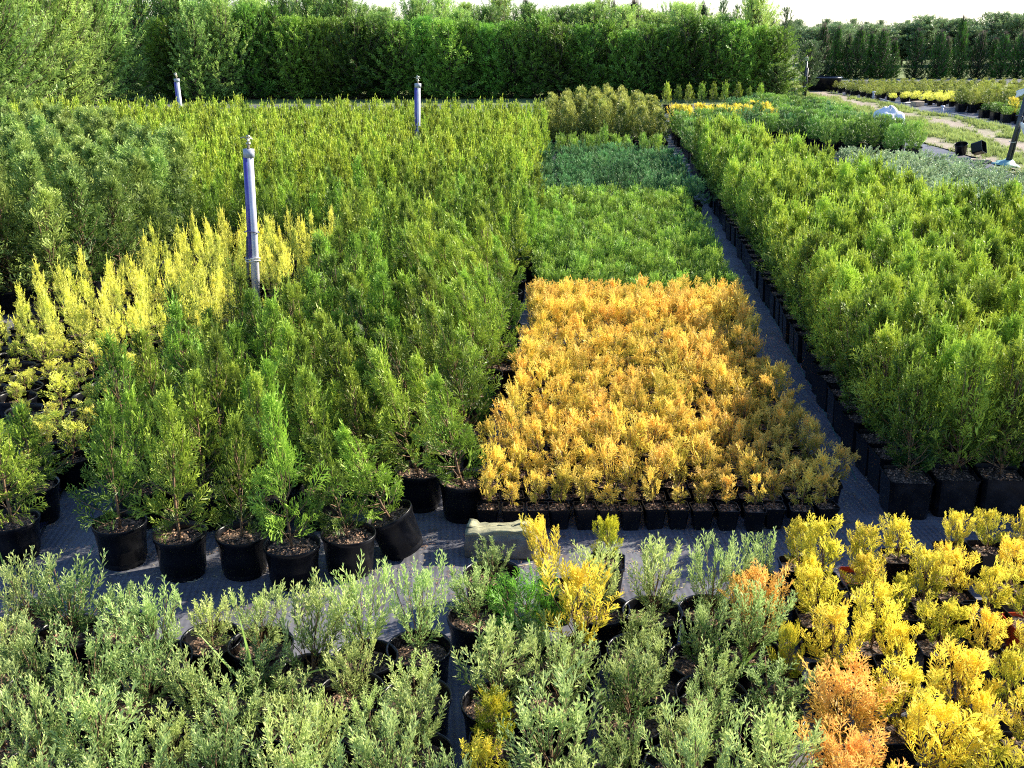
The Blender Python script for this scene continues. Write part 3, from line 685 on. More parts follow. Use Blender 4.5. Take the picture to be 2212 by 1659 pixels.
# grass tufts growing on the road verge (stuff)
def tuft(seed, n=26, h=.07):
    r = random.Random(seed); V, T = [], []
    for k in range(n):
        a = r.uniform(0, 6.28); q = r.uniform(0, .09); x, y = q * math.cos(a), q * math.sin(a); hh = h * r.uniform(.5, 1.3)
        dx, dy = r.uniform(-.5, .5) * hh, r.uniform(-.5, .5) * hh; t = r.uniform(0, 3.14); wx, wy = .006 * math.cos(t), .006 * math.sin(t)
        V += [(x - wx, y - wy, 0), (x + wx, y + wy, 0), (x + dx + wx * .3, y + dy + wy * .3, hh), (x + dx - wx * .3, y + dy - wy * .3, hh)]; T += [0, 0, 1, 1]
    return quads_mesh('tuft', np.array(V), T, M['grass'])
LIB['tuft'] = [(tuft(i), None, .07) for i in range(5)]
pts = []
rr = random.Random(3)
while len(pts) < 7500:
    x, y = rr.uniform(6.6, 15), 12 + 31 * rr.random()
    if in_poly(x, y, road_poly) and rr.random() > dirt_w(x, y) * 1.05 and noise.noise(Vector((x * 1.5, y * 1.5, 9))) > -.25: pts.append((x, y))
mass('grass', ['tuft'], pts, 'short sunlit grass growing along the dirt road', smin=.5, smax=1.3, hz=.015)
# ================================================================== BEDS OF POTTED PLANTS
def rowlab(rows, desc, bed, side='left', rowname='row from the front'):
    """labels for a list of (row number, x, y, extra)"""
    pass
def size_word(s):
    return 'tall' if s > 1.07 else ('short' if s < .93 else 'middling')

# ---- front bed: grey-green cypresses. (x of stem, y of stem foot, y of top, width factor) read on the photograph
grey_spots = [
 (63, 1340, 1205, 1.0), (163, 1362, 1216, 1.2), (258, 1356, 1262, .85), (358, 1412, 1272, 1.1), (452, 1382, 1296, .85), (553, 1390, 1272, .95), (668, 1450, 1262, 1.25),
 (790, 1415, 1150, 1.05), (903, 1395, 1148, 1.05), (1032, 1328, 1222, .95), (1062, 1235, 1172, .7),
 (-8, 1445, 1330, .9), (84, 1484, 1352, 1.05), (198, 1502, 1362, 1.15), (332, 1518, 1392, .95), (420, 1530, 1412, .85), (556, 1500, 1400, .9), (622, 1552, 1470, .9),
 (15, 1600, 1436, 1.0), (100, 1642, 1490, .95), (236, 1655, 1492, 1.35), (350, 1640, 1540, .75), (480, 1590, 1480, .95), (360, 1740, 1592, .9), (476, 1720, 1562, 1.0), (592, 1700, 1532, 1.2), (702, 1640, 1508, .8),
 (30, 1760, 1610, 1.1), (115, 1790, 1640, 1.0), (715, 1790, 1620, 1.0), (250, 1830, 1690, 1.0),
 (900, 1505, 1415, .95), (880, 1618, 1495, .9), (838, 1745, 1550, 1.1), (760, 1492, 1385, .8), (765, 1610, 1500, .8), (1070, 1520, 1336, 1.25), (1207, 1508, 1368, 1.0), (1365, 1545, 1395, 1.05),
 (1185, 1690, 1495, 1.5), (1370, 1690, 1560, .7), (965, 1760, 1618, .85), (1303, 1315, 1172, .95), (1404, 1322, 1160, 1.0), (1382, 1402, 1310, .8), (1458, 1485, 1365, .85), (1465, 1680, 1545, .85),
 (1536, 1318, 1170, .95), (1640, 1262, 1155, .7), (1515, 1425, 1298, .85), (1495, 1500, 1400, .8), (1652, 1410, 1270, .95), (1655, 1535, 1430, 1.15), (1520, 1560, 1470, .8), (1515, 1745, 1535, 1.0), (1675, 1720, 1525, 1.25), (1240, 1800, 1640, 1.0), (1600, 1830, 1680, 1.0), (1405, 1830, 1690, .9), (560, 1840, 1700, 1.0),
 (1160, 1415, 1330, .6),
]
ents = []
for (px, pb, pt, wd) in grey_spots:
    X, Y = P(px, pb, .17); ents.append([X, Y, pt, wd, px])
# pots may not run into each other: push apart
def relax(ents, dmin, it=30, fixed=()):
    for _ in range(it):
        for i in range(len(ents)):
            for j in range(i):
                dx = ents[i][0] - ents[j][0]; dy = ents[i][1] - ents[j][1]; d = math.hypot(dx, dy)
                if d < dmin and d > 1e-6:
                    s = (dmin - d) / d * .25; ents[i][0] += dx * s; ents[i][1] += dy * s; ents[j][0] -= dx * s; ents[j][1] -= dy * s
            for (fx, fy, fd) in fixed:
                dx = ents[i][0] - fx; dy = ents[i][1] - fy; d = math.hypot(dx, dy)
                if d < fd: ents[i][0] += dx / d * (fd - d) * .5; ents[i][1] += dy / d * (fd - d) * .5
# the odd ones standing among the grey ones: kind, x, foot y, top y, width, label
odd = [
 ('gold', 1245, 1400, 1218, 1.25, 'tall pale golden thuja standing among the grey-green cypresses, the tallest yellow one there'),
 ('gold', 1200, 1268, 1108, .75, 'slim golden thuja leaning left just right of the grey stone'),
 ('goldgreen', 1312, 1212, 1117, .75, 'small yellow-green pointed thuja between the stone and the amber bed pots'),
 ('vivid', 1135, 1375, 1252, 1.25, 'bright green bushy thuja left of the tall golden one'),
 ('goldgreen', 1062, 1600, 1505, 1.0, 'small yellow-green thuja in the lower middle of the grey-green bed'),
 ('gold', 1030, 1710, 1590, 1.1, 'yellow thuja at the bottom edge of the photo among grey-green cypresses'),
 ('rust', 1640, 1385, 1235, 1.0, 'rusty orange thuja behind a grey-green cypress beside the golden bed'),
 ('rust', 1815, 1600, 1440, 1.05, 'upper of the two rounded orange conifers beside the golden bed'),
 ('rust', 1830, 1740, 1590, 1.05, 'lower of the two rounded orange conifers, at the bottom edge'),
 ('goldgreen', 1655, 1430, 1345, .6, 'small pale yellow sprig between the rusty and the grey-green conifers'),
]
odd_e = []
for (k, px, pb, pt, wd, lab) in odd:
    X, Y = P(px, pb, .15); odd_e.append([X, Y, pt, wd, px, k, lab])
both = ents + odd_e
relax(both, .205, 40)
gy = sorted(ents, key=lambda e: -e[1])
# rows, counted from the cloth walkway towards the camera
rows_g, cur = [], []
lim = None
ents_sorted = sorted(ents, key=lambda e: -(e[1]))
bands = [4.4 - .27 * i for i in range(12)]
def band(y): return int(max(0, (3.95 - y) / .26 + 1)) + 1
byrow = {}
for e in ents: byrow.setdefault(min(8, band(e[1])), []).append(e)
random.seed(11)
rownum = 0
for rk in sorted(byrow):
    rownum += 1
    for ci, e in enumerate(sorted(byrow[rk], key=lambda e: e[0])):
        X, Y, pt, wd = e[:4]
        h = min(.42, max(.14, (height_at(X, Y, pt) - .125) * 1.08)) 
        lean = (random.uniform(-.1, .1), random.uniform(-.15, .15))
        sq = random.random() < .12
        sw = 'tall' if h > .3 else ('low' if h < .2 else 'bushy')
        plant('potted_grey_cypress', 'grey', X, Y, 'roundlow', h=h, wid=wd * 1.06 * min(1.15, (.28 / h) ** .5) , lean=lean, cat='potted conifer', group='grey-green cypresses in black pots in the front bed',
              label=f'{sw} grey-green feathery cypress, {ordw(ci + 1)} from left in {ordw(rownum)} row from the walkway')
for (X, Y, pt, wd, px, k, lab) in odd_e:
    h = min(.46, max(.12, height_at(X, Y, pt) - .11))
    nm = {'gold': 'potted_golden_thuja', 'goldgreen': 'potted_yellow_green_thuja', 'vivid': 'potted_bright_green_thuja', 'rust': 'potted_rusty_conifer'}[k]
    ln = (0, -.25) if 'leaning left' in lab else (random.uniform(-.05, .05), random.uniform(-.08, .08))
    plant(nm, k, X, Y, 'squarebig', h=h, wid=wd, lean=ln, label=lab, cat='potted thuja')

# ---- golden bed, lower right
gold_spots = [
 (1722, 1230, 1125, .9), (1778, 1262, 1120, 1.0), (1765, 1345, 1222, 1.1), (1785, 1470, 1305, 1.15), (1858, 1255, 1130, 1.05), (1885, 1300, 1190, 1.0), (1893, 1415, 1248, 1.15), (1922, 1440, 1340, .9),
 (1940, 1210, 1110, 1.0), (1993, 1310, 1180, 1.05), (2060, 1195, 1105, .85), (2132, 1195, 1098, .9), (2025, 1405, 1290, 1.2), (2072, 1305, 1180, 1.0), (2125, 1325, 1210, 1.0), (2182, 1275, 1155, 1.0), (2192, 1345, 1232, 1.0),
 (2130, 1425, 1318, 1.0), (1935, 1590, 1425, 1.3), (2070, 1560, 1388, 1.2), (2168, 1540, 1398, 1.0), (2008, 1700, 1525, 1.4), (2140, 1720, 1565, 1.3), (2118, 1600, 1488, .8), (2195, 1620, 1505, 1.0),
 (1905, 1790, 1660, 1.2), (2215, 1440, 1330, 1.0), (2060, 1830, 1690, 1.1), (2230, 1760, 1630, 1.1), (2205, 1190, 1090, .9), (1830, 1550, 1440, .6),
 (1725, 1290, 1190, .8), (1935, 1320, 1235, .7), (2040, 1260, 1170, .7),
]
ge = []
for (px, pb, pt, wd) in gold_spots[:-4] + gold_spots[-3:]:
    X, Y = P(px, pb, .125); ge.append([X, Y, pt, wd, px])
relax(ge, .152, 40, fixed=[(e[0], e[1], .19) for e in both])
byrow = {}
for e in ge: byrow.setdefault(int((4.6 - e[1]) / .24), []).append(e)
for rn, rk in enumerate(sorted(byrow)):
    for ci, e in enumerate(sorted(byrow[rk], key=lambda e: e[0])):
        X, Y, pt, wd = e[:4]; h = min(.40, max(.12, height_at(X, Y, pt) - .125))
        red = e[4] in (2192, 1858)
        sw = 'tall' if h > .27 else ('low' if h < .2 else 'medium')
        plant('potted_golden_thuja', 'gold', X, Y, 'redsquare' if red else 'squarebig', h=h, wid=wd, lean=(random.uniform(-.08, .08), random.uniform(-.14, .1)), cat='potted thuja', group='golden thujas in the lower right bed',
              label=f'{sw} golden thuja{" in a red pot" if red else ""}, {ordw(ci + 1)} from left in {ordw(rn + 1)} row from the walkway')

# ---- left-centre bed of green thujas: front plants placed one by one, then rows going back
front = [(258, 1128, 862, 1.05, 0, 0), (388, 1152, 838, 1.0, .0, 0), (522, 1150, 890, .85, .02, 0), (630, 1170, 838, .9, -.05, 0), (752, 1148, 930, .9, -.22, 0), (872, 1112, 905, 1.0, -.45, 1), (1000, 1036, 790, 1.1, -.22, 0),
         (300, 1050, 840, .9, 0, 0), (440, 1052, 800, .95, 0, 0), (575, 1060, 800, .95, 0, 0), (700, 1050, 790, .9, -.1, 0), (905, 1015, 740, .85, -.3, 0)]
fe = []
for (px, pr, pt, wd, ln, tl) in front:
    X, Y = P(px, pr, .2); fe.append([X, Y, pt, wd, ln, tl])
polyA = [(-2.02, 4.95), (-.26, 5.05), (-.03, 7.0), (.10, 8.8), (.24, 11.6), (.40, 14.4), (.66, 21.9), (-12.0, 21.9), (-11.6, 19.9), (-9.6, 18.5), (-8.2, 17.0), (-6.1, 15.8), (-4.6, 13.2), (-3.2, 10.9), (-1.50, 10.9), (-1.55, 8.2), (-1.75, 7.6), (-1.98, 6.8)]
rows = grid(polyA, .25, .245, slope=.03, jit=.14)
listA = []
for (px, pr, pt, wd, ln, tl), (X, Y, *_r) in zip(front, fe): listA.append((0, X, Y, pt, wd, ln, tl))
for ri, row in enumerate(rows):
    for (x, y) in row:
        if any(math.hypot(x - f[0], y - f[1]) < .21 for f in fe): continue
        if math.hypot(x + 1.62, y - 17.4) < .55 or math.hypot(x + 2.15, y - 8.55) < .17: continue      # gaps round the sprinkler posts
        listA.append((ri + 2, x, y, None, 1.0, None, 0))
rowsA = {}
for it in listA:
    rowsA.setdefault(0 if it[0] == 0 and it[2] < 4.5 else (1 if it[0] == 0 else it[0]), []).append(it)
random.seed(21)
far_pts = []; cnt = 0; rn = 0
for rk in sorted(rowsA):
    rn += 1
    row = sorted(rowsA[rk], key=lambda t: t[1])
    for ci, (k, x, y, pt, wd, ln, tl) in enumerate(row):
        if abs(x) > .52 * y + .9: continue
        if cnt >= 300: far_pts.append((x, y)); continue
        cnt += 1
        near = y < 8.8
        if pt: h = min(.80, max(.3, height_at(x, y, pt) - .165))
        else:
            h = random.uniform(.42, .78)
        if (7.0 < y < 8.5 and abs(x + .2515 * y) < .15) or (14.6 < y < 17.4 and abs(x + .089 * y) < .22): h *= .45
        if ln is None:
            ln = random.uniform(-.10, .10)
            if x > -1.0 + (y - 5) * .1 and y < 9.5: ln = random.uniform(-.34, -.12)
        sw = 'tall' if h > .62 else ('short' if h < .54 else 'slim')
        lw = ' leaning left' if ln < -.15 else ''
        plant('potted_green_thuja', 'green' if near else 'green_mid', x, y, 'round', h=h, wid=wd * random.uniform(.9, 1.12), lean=(random.uniform(-.06, .06), ln), near=near,
              tilt=(0, -.38, .02) if tl else None, cat='potted thuja', group='green thujas in the left-centre bed',
              label=f'{sw} green thuja{lw}, {ordw(ci + 1)} from left in {ordw(rn)} row of the left-centre bed')
mass('far_thuja_field', ['spire'], far_pts, 'far part of the left-centre bed, massed pointed green thujas reaching the hedge', smin=.85, smax=1.15, hz=.165)

# ---- three green thujas in big pots at the left edge, in front of the small yellow ones
for i, (px, pr, pt, lab) in enumerate([(22, 1118, 905, 'green thuja in black pot cut by the left edge, nearest to the hose'), (70, 1045, 872, 'yellow-tipped green thuja in black pot, second at the left edge'), (-22, 1040, 850, 'green thuja mostly cut off by the left edge, behind the first one')]):
    X, Y = P(px, pr, .2)
    plant('potted_green_thuja', 'green', X, Y, 'round', h=height_at(X, Y, pt) - .165, wid=1.2, label=lab, cat='potted thuja')

# ---- patch of tiny yellow-green thujas in wide pots (left)
mz = [(150,170,400,.8),(460,100,380,1.1),(650,130,520,1.2),(860,140,430,1),(1120,220,620,1.3),(1370,180,480,.7),(1500,20,380,1),(1670,330,600,1.1),(1780,240,380,.8),(20,300,450,1),(100,440,800,1.4),(290,400,520,.7),(320,560,760,1),(430,500,690,.6),(620,430,700,1.2),(830,490,600,.6),(1030,460,730,.9),(860,620,1010,1.2),(1160,710,920,.8),(1340,590,800,.9),(1370,780,1020,.9),(440,900,1080,.8),(1100,920,1200,1.1),(1060,1020,1270,.8),(720,950,1180,1),(560,1120,1350,1),(790,1080,1450,1.1),(700,1260,1600,.8),(1030,1260,1620,1.1),(1160,1400,1600,.7),(500,1575,1720,.8),(1700,560,760,.5),(-60,150,330,1),(-150,380,600,1),(250,700,900,.8)]
me_ = []
for (a, t, b, wd) in mz:
    px, pt, pb = a / 6, 720 + t / 6, 720 + b / 6
    X, Y = P(px, pb, .12); me_.append([X, Y, pt, wd])
relax(me_, .20, 30, fixed=[(f[0], f[1], .24) for f in fe] + [(P(22, 1118, .2)) + (.25,), (P(70, 1045, .2)) + (.25,)])
byrow = {}
for e in me_: byrow.setdefault(int((e[1] - 4.6) / .3), []).append(e)
random.seed(5)
for rn, rk in enumerate(sorted(byrow)):
    for ci, e in enumerate(sorted(byrow[rk], key=lambda e: e[0])):
        h = min(.34, max(.12, (height_at(e[0], e[1], e[2]) - .105) * 1.25))
        plant('potted_yellow_thuja', 'mini', e[0], e[1], 'roundlow', h=h, wid=e[3] * 1.5, lean=(random.uniform(-.1, .1), random.uniform(-.2, .2)), cat='potted thuja', group='small yellow thujas in wide pots at the left',
              label=f'{"tiny" if h < .15 else "small"} yellow-green thuja in wide pot, {ordw(ci + 1)} from left in {ordw(rn + 1)} row of open patch')

# ---- lemon-yellow upright thujas behind them
polyC = [(-4.2, 7.0), (-2.05, 7.0), (-1.93, 7.4), (-1.72, 8.1), (-1.66, 10.65), (-3.0, 10.6), (-3.6, 8.8), (-4.3, 7.6)]
rows = grid(polyC, .20, .20, slope=0, jit=.2)
random.seed(8)
for ri, row in enumerate(rows):
    for ci, (x, y) in enumerate(sorted(row)):
        if math.hypot(x + 2.15, y - 8.55) < .16: continue
        h = random.uniform(.26, .50) * (1.0 + (.15 if y > 8.5 else 0)) * (.45 if y < 8.5 and abs(x + .2515 * y) < .15 else 1); sw = 'tall' if h > .44 else ('short' if h < .32 else 'slender')
        plant('potted_lemon_thuja', 'lemon', x, y, 'squarebig', h=h, wid=random.uniform(.75, 1.1), lean=(random.uniform(-.07, .07), random.uniform(-.08, .08)), near=False, cat='potted thuja', group='pale yellow upright thujas in the left bed',
              label=f'{sw} pale yellow upright thuja, {ordw(ci + 1)} from left in {ordw(ri + 1)} row of the lemon-yellow bed')

# ---- tall soft thujas on the far left
polyD = [(-4.6, 8.0), (-3.75, 9.0), (-3.15, 10.7), (-4.2, 13.0), (-6.0, 15.6), (-7.6, 16.4), (-8.6, 14.6), (-7.4, 12.0), (-5.6, 9.5)]
rows = grid(polyD, .36, .36, slope=0, jit=.15)
random.seed(9)
for ri, row in enumerate(rows):
    for ci, (x, y) in enumerate(sorted(row)):
        h = random.uniform(.92, 1.15)
        plant('potted_tall_thuja', 'fluffy', x, y, 'round', h=h, wid=random.uniform(.95, 1.15), near=y < 10, cat='potted thuja', group='tall bushy thujas at the far left',
              label=f'{"taller" if h > 1.04 else "lower"} bushy soft-leaved thuja, {ordw(ci + 1)} from left in {ordw(ri + 1)} row of the far left block')

# ---- amber bed in the centre
def bed_rows(y0, y1, xl, xr, sx, sy, slope, jit=.12):
    out = []; y = y0
    while y < y1:
        a, b = xl(y), xr(y); n = max(1, int(round((b - a) / sx)) + 1); row = []
        for i in range(n):
            row.append((a + (b - a) * i / (n - 1) + random.uniform(-jit, jit) * sx, y + random.uniform(-jit, jit) * sy))
        out.append(row); y += sy
    return out
XL = lambda y: -.12 + .082 * (y - 4.7) + (.06 if y > 5.3 else 0)
XR = lambda y: 1.55 + .062 * (y - 4.7)
random.seed(12)
rows = bed_rows(4.72, 8.25, XL, XR, .122, .135, 0, .1)
cnt = 0; rest = []
for ri, row in enumerate(rows):
    for ci, (x, y) in enumerate(row):
        if ri == 0 and ci in (2,): x += .02
        cnt += 1
        if cnt > 300: rest.append((x, y)); continue
        h = random.uniform(.15, .33) * (.8 if ri < 1 else 1.05); sw = 'tall' if h > .26 else ('short' if h < .22 else 'bushy')
        plant('potted_amber_thuja', 'orange', x, y, 'square', h=h, wid=random.uniform(.85, 1.25), lean=(random.uniform(-.16, .16), random.uniform(-.2, .2)), near=y < 6, cat='potted thuja', group='amber thujas in small square pots in the centre bed',
              label=f'{sw} amber-yellow thuja, {ordw(ci + 1)} from left in {ordw(ri + 1)} row from the front of the amber bed')
mass('far_amber_thujas', ['orange'], rest, 'back rows of the amber bed massed against the low green bed', smin=1.1, smax=1.4, hz=.10)
# one wide straggler at the right front corner of the amber bed
X, Y = 1.66, 5.0
plant('potted_amber_thuja', 'orange', X, Y, 'square', h=.24, wid=1.5, lean=(0, .25), cat='potted thuja', label='open-branched amber thuja reaching over the path at the right front corner')

# ---- low green bed
random.seed(13)
rows = bed_rows(8.42, 13.2, lambda y: .27 + .02 * (y - 8.4), lambda y: XR(y) + .02, .15, .16, 0, .15)
cnt = 0; rest = []
for ri, row in enumerate(rows):
    for ci, (x, y) in enumerate(row):
        cnt += 1
        if cnt > 300: rest.append((x, y)); continue
        h = random.uniform(.22, .40); sw = 'tall' if h > .315 else ('short' if h < .285 else 'upright')
        plant('potted_small_green_thuja', 'small', x, y, 'square', h=h, wid=random.uniform(.95, 1.15), lean=(random.uniform(-.1, .1), random.uniform(-.1, .1)), near=False, cat='potted thuja', group='small green thujas in the low green bed',
              label=f'{sw} small green thuja, {ordw(ci + 1)} from left in {ordw(ri + 1)} row of the low green bed')
mass('far_small_thujas', ['small'], rest, 'back rows of the low green bed beside the blue-green junipers', smin=1.0, smax=1.3, hz=.10)

# ---- blue-green junipers behind
random.seed(14)
rows = bed_rows(13.5, 17.9, lambda y: .42 + .035 * (y - 13), lambda y: 2.30 + .05 * (y - 13), .27, .27, 0, .2)
for ri, row in enumerate(rows):
    for ci, (x, y) in enumerate(row):
        h = random.uniform(.22, .40)
        plant('potted_juniper', 'blue', x, y, 'squarebig', h=h, wid=random.uniform(1.0, 1.25), near=False, cat='potted juniper', group='blue-green junipers in the centre bed',
              label=f'{"tall" if h > .31 else "low"} blue-green spreading juniper, {ordw(ci + 1)} from left in {ordw(ri + 1)} row of its block')
random.seed(15)
rows = bed_rows(18.15, 18.9, lambda y: .8, lambda y: 2.5, .24, .28, 0, .2)
for ri, row in enumerate(rows):
    for ci, (x, y) in enumerate(row):
        h = random.uniform(.36, .46) * (1.4 if (ri == 0 and ci == 3) else 1)
        plant('potted_pointed_thuja', 'small', x, y, 'squarebig', h=h, wid=.95, near=False, cat='potted thuja', group='pointed thujas behind the junipers',
              label=f'{"tallest pointed" if h > .5 else "small pointed"} light green thuja, {ordw(ci + 1)} from left in {ordw(ri + 1)} row behind the junipers')
# ---- dark block with amber tips
random.seed(16)
rows = bed_rows(20.2, 25.4, lambda y: .70 + .05 * (y - 20), lambda y: 2.78 + .08 * (y - 20), .33, .36, 0, .15)
for ri, row in enumerate(rows):
    for ci, (x, y) in enumerate(row):
        edge = 1 - .22 * (abs(ci - (len(row) - 1) / 2) / ((len(row) - 1) / 2)) ** 3
        h = random.uniform(.70, .80) * edge
        plant('potted_amber_tipped_thuja', 'tipped', x, y, 'bag', h=h, wid=1.05, near=False, cat='potted thuja', group='amber-tipped dark thujas before the hedge',
              label=f'{"tall" if h > .72 else "lower"} dark thuja with amber tips, {ordw(ci + 1)} from left in {ordw(ri + 1)} row of its block')
# ---- small cones and yellow row near the hedge
random.seed(17)
k = 0
for i in range(9):
    x, y = 4.15 + i * .31 + random.uniform(-.04, .04), 29.0 + random.uniform(-.2, .2)
    k += 1
    plant('small_cone_thuja', 'column_mid', x, y, 'bag', h=random.uniform(.5, .62), wid=1.05, near=False, cat='potted thuja', group='row of small green cones before the hedge', label=f'small dark green cone-shaped thuja, {ordw(k)} from left before the hedge')
k = 0
for ri in range(3):
    for i in range(9):
        x, y = 3.55 + i * .26 + ri * .03 + random.uniform(-.04, .04), 23.4 + ri * .35
        if x > 5.0 + ri * .2 and i < 8: continue
        k += 1
        plant('potted_yellow_thuja', 'fargold', x, y, 'bag', h=random.uniform(.40, .5), wid=1.05, near=False, cat='potted thuja', group='bright yellow thujas before the hedge', label=f'bright golden thuja far back, {ordw(i + 1)} from left in {ordw(ri + 1)} row')
X, Y = P(1625, 252, .2)
plant('potted_yellow_thuja', 'fargold', X, Y, 'bag', h=.40, wid=1.5, near=False, cat='potted thuja', label='single round golden shrub right of the bright yellow row far back')

# ---- right-hand bed of column thujas
polyI = [(1.9, 4.85), (3.4, 4.85), (6.4, 9.9), (4.6, 10.6), (4.1, 13.0), (3.8, 16.0), (3.7, 17.5), (2.9, 17.5), (2.3, 10)]
random.seed(181); rows = []
for k in range(52):
    y = 4.93 + k * .25; xl = 2.01 + .083 * (y - 4.9); row = []
    for c in range(22):
        x = xl + c * .25
        if x < xl + .01 or in_poly(x, y, polyI): row.append((x + random.uniform(-.02, .02), y + random.uniform(-.03, .03)))
    if y < 17.5: rows.append(row)
random.seed(18); cnt = 0; rest = []
for ri, row in enumerate(rows):
    for ci, (x, y) in enumerate(sorted(row)):
        vis = abs(x) < .49 * y + .25
        if cnt >= 300 or not vis:
            rest.append((x, y)); continue
        cnt += 1
        near = y < 8.5
        h = random.uniform(.56, .78); sw = 'tall' if h > .71 else ('short' if h < .64 else 'dense')
        plant('potted_column_thuja', 'column' if near else 'column_mid', x, y, 'bag', h=h, wid=random.uniform(.95, 1.12), lean=(random.uniform(-.05, .05), random.uniform(-.05, .05)), near=near, cat='potted thuja', group='column thujas in the right-hand bed',
              label=f'{sw} green column thuja, {ordw(ci + 1)} from the path in {ordw(ri + 1)} row of the right-hand bed')
mass('outer_column_thujas', ['column_mid'], rest, 'outer part of the right-hand bed, massed column thujas', smin=.9, smax=1.15, hz=.18, potkind='bag')

k = 0
for ri in range(12):
    for i in range(3):
        k += 1
        x, y = 3.15 + i * .42 + ri * .03 + random.uniform(-.04, .04), 17.9 + ri * .42
        plant('potted_bushy_thuja', 'globe', x, y, 'bag', h=random.uniform(.42, .52), wid=1.05, near=False, cat='potted thuja', group='rounded thujas at the far end of the path', label=f'rounded mid-green thuja, {ordw(i + 1)} from the path in {ordw(ri + 1)} row beyond the column thujas')
# ---- silver-blue junipers, round thujas and low green block towards the road
random.seed(19)
polyP = [P(1800, 318, .25), P(1900, 335, .25), P(2010, 335, .25), P(2200, 372, .25), (6.9, 13.6), (5.4, 12.0), (4.85, 13.9)]
rows = grid(polyP, .34, .34, slope=0, jit=.2)
for ri, row in enumerate(rows):
    for ci, (x, y) in enumerate(sorted(row)):
        plant('potted_silver_juniper', 'pale', x, y, 'squarebig', h=random.uniform(.2, .28), wid=1.1, near=False, cat='potted juniper', group='silver-blue junipers by the road', label=f'silver-blue low juniper, {ordw(ci + 1)} from left in {ordw(ri + 1)} row beside the road')
polyG = [P(1500, 272, .3), P(1590, 222, .35), P(1690, 216, .35), P(1760, 225, .35), P(1870, 262, .35), P(2005, 300, .35), P(2015, 325, .2), P(1830, 322, .2), P(1740, 298, .2)]
rows = grid(polyG, .42, .42, slope=0, jit=.15)
for ri, row in enumerate(rows):
    for ci, (x, y) in enumerate(sorted(row)):
        h = random.uniform(.34, .46) if y > 21.5 else random.uniform(.44, .52)
        plant('potted_round_thuja', 'globe' if random.random() < .6 or y < 21.5 else 'blue', x, y, 'bag', h=h, wid=1.0 if y < 21.5 else 1.15, near=False, cat='potted thuja', group='round dark green thujas by the road', label=f'{"tall" if h > .42 else "low"} rounded dark green thuja, {ordw(ci + 1)} from left in {ordw(ri + 1)} row near the road')

# ---- beds across the road
def farbed(name, key, poly, s, h0, h1, group, desc, potk='bag', cap=300):
    rows = grid(poly, s, s, slope=0, jit=.15); n = 0; rest = []
    for ri, row in enumerate(rows):
        for ci, (x, y) in enumerate(sorted(row)):
            n += 1
            if n > cap: rest.append((x, y)); continue
            plant(name, key, x, y, potk, h=random.uniform(h0, h1), wid=random.uniform(1.0, 1.15), near=False, cat='potted shrub', group=group, label=f'{desc}, {ordw(min(60, ci + 1))} from left in {ordw(ri + 1)} row across the road')
    return rest
random.seed(20)
r1 = farbed('potted_upright_shrub', 'farlow', [P(1800, 201), P(1905, 219), (12.3, 34.0), (14.5, 34.4), (17.5, 35.5), (20.5, 39.4), (13.4, 39.6), (11.2, 38.6)], .36, .22, .29, 'green upright shrubs across the road', 'yellow-green upright shrub', 'squarebig')
r2 = farbed('potted_pale_shrub', 'faryellow', [P(1912, 222), P(2048, 233), (14.9, 33.6), (12.2, 33.6)], .33, .16, .21, 'pale yellow low shrubs across the road', 'low pale yellow shrub', 'squarebig')
r3 = farbed('potted_bronze_shrub', 'bronze', [P(2050, 239), P(2120, 248), (15.6, 28.8), (17.6, 33.2), (14.4, 33.0)], .42, .40, .50, 'bronze-green bushy shrubs across the road', 'bronze-tipped bushy shrub')
r4 = farbed('potted_round_shrub', 'globe', [P(2118, 255), P(2225, 275), (15.2, 28.5), (13.7, 28.7)], .33, .18, .25, 'round green shrubs across the road', 'small round green shrub')
if r1: mass('far_upright_shrubs', ['farlow'], r1, 'farthest rows of yellow-green shrubs across the road', hz=.18, potkind='bag')
X, Y = P(2184, 262, .0)
plant('potted_golden_shrub', 'fargold', X, Y, 'bag', h=.42, wid=1.3, near=False, cat='potted shrub', label='single golden shrub among round green ones across the road')

rr = random.Random(44); lp = []
while len(lp) < 2600:
    y = rr.uniform(3.2, 12); x = rr.uniform(-2.6, 3.0)
    on_walk = 3.9 < y < 4.75; on_path = abs(x - (1.78 + .08 * (y - 5))) < .14; gap = abs(x - (-.1 + .05 * (y - 5))) < .12
    if (on_walk or on_path or gap or (x < -1.9 and y < 5.2)) and noise.noise(Vector((x * 2.5, y * 2.5, 4))) > rr.uniform(-.5, .5): lp.append((x, y))
def litter(seed):
    r = random.Random(seed); V = []
    for k in range(5):
        x, y = r.uniform(-.02, .02), r.uniform(-.02, .02); a = r.uniform(0, 6.28); l, b = r.uniform(.002, .008), r.uniform(.001, .003); c, s_ = math.cos(a), math.sin(a); z = .006
        V += [(x + l * c, y + l * s_, z + r.uniform(0, .003)), (x - b * s_, y + b * c, z), (x - l * c, y - l * s_, z + r.uniform(0, .003)), (x + b * s_, y - b * c, z)]
    return quads_mesh('litter', np.array(V), [0] * len(V), M['chip'] if seed % 3 else M['straw'])
LIB['litter'] = [(litter(i), None, 0) for i in range(6)]
mass('litter', ['litter'], lp, 'bark crumbs and dry bits scattered over the ground cloth', smin=.5, smax=1.4, hz=.001)

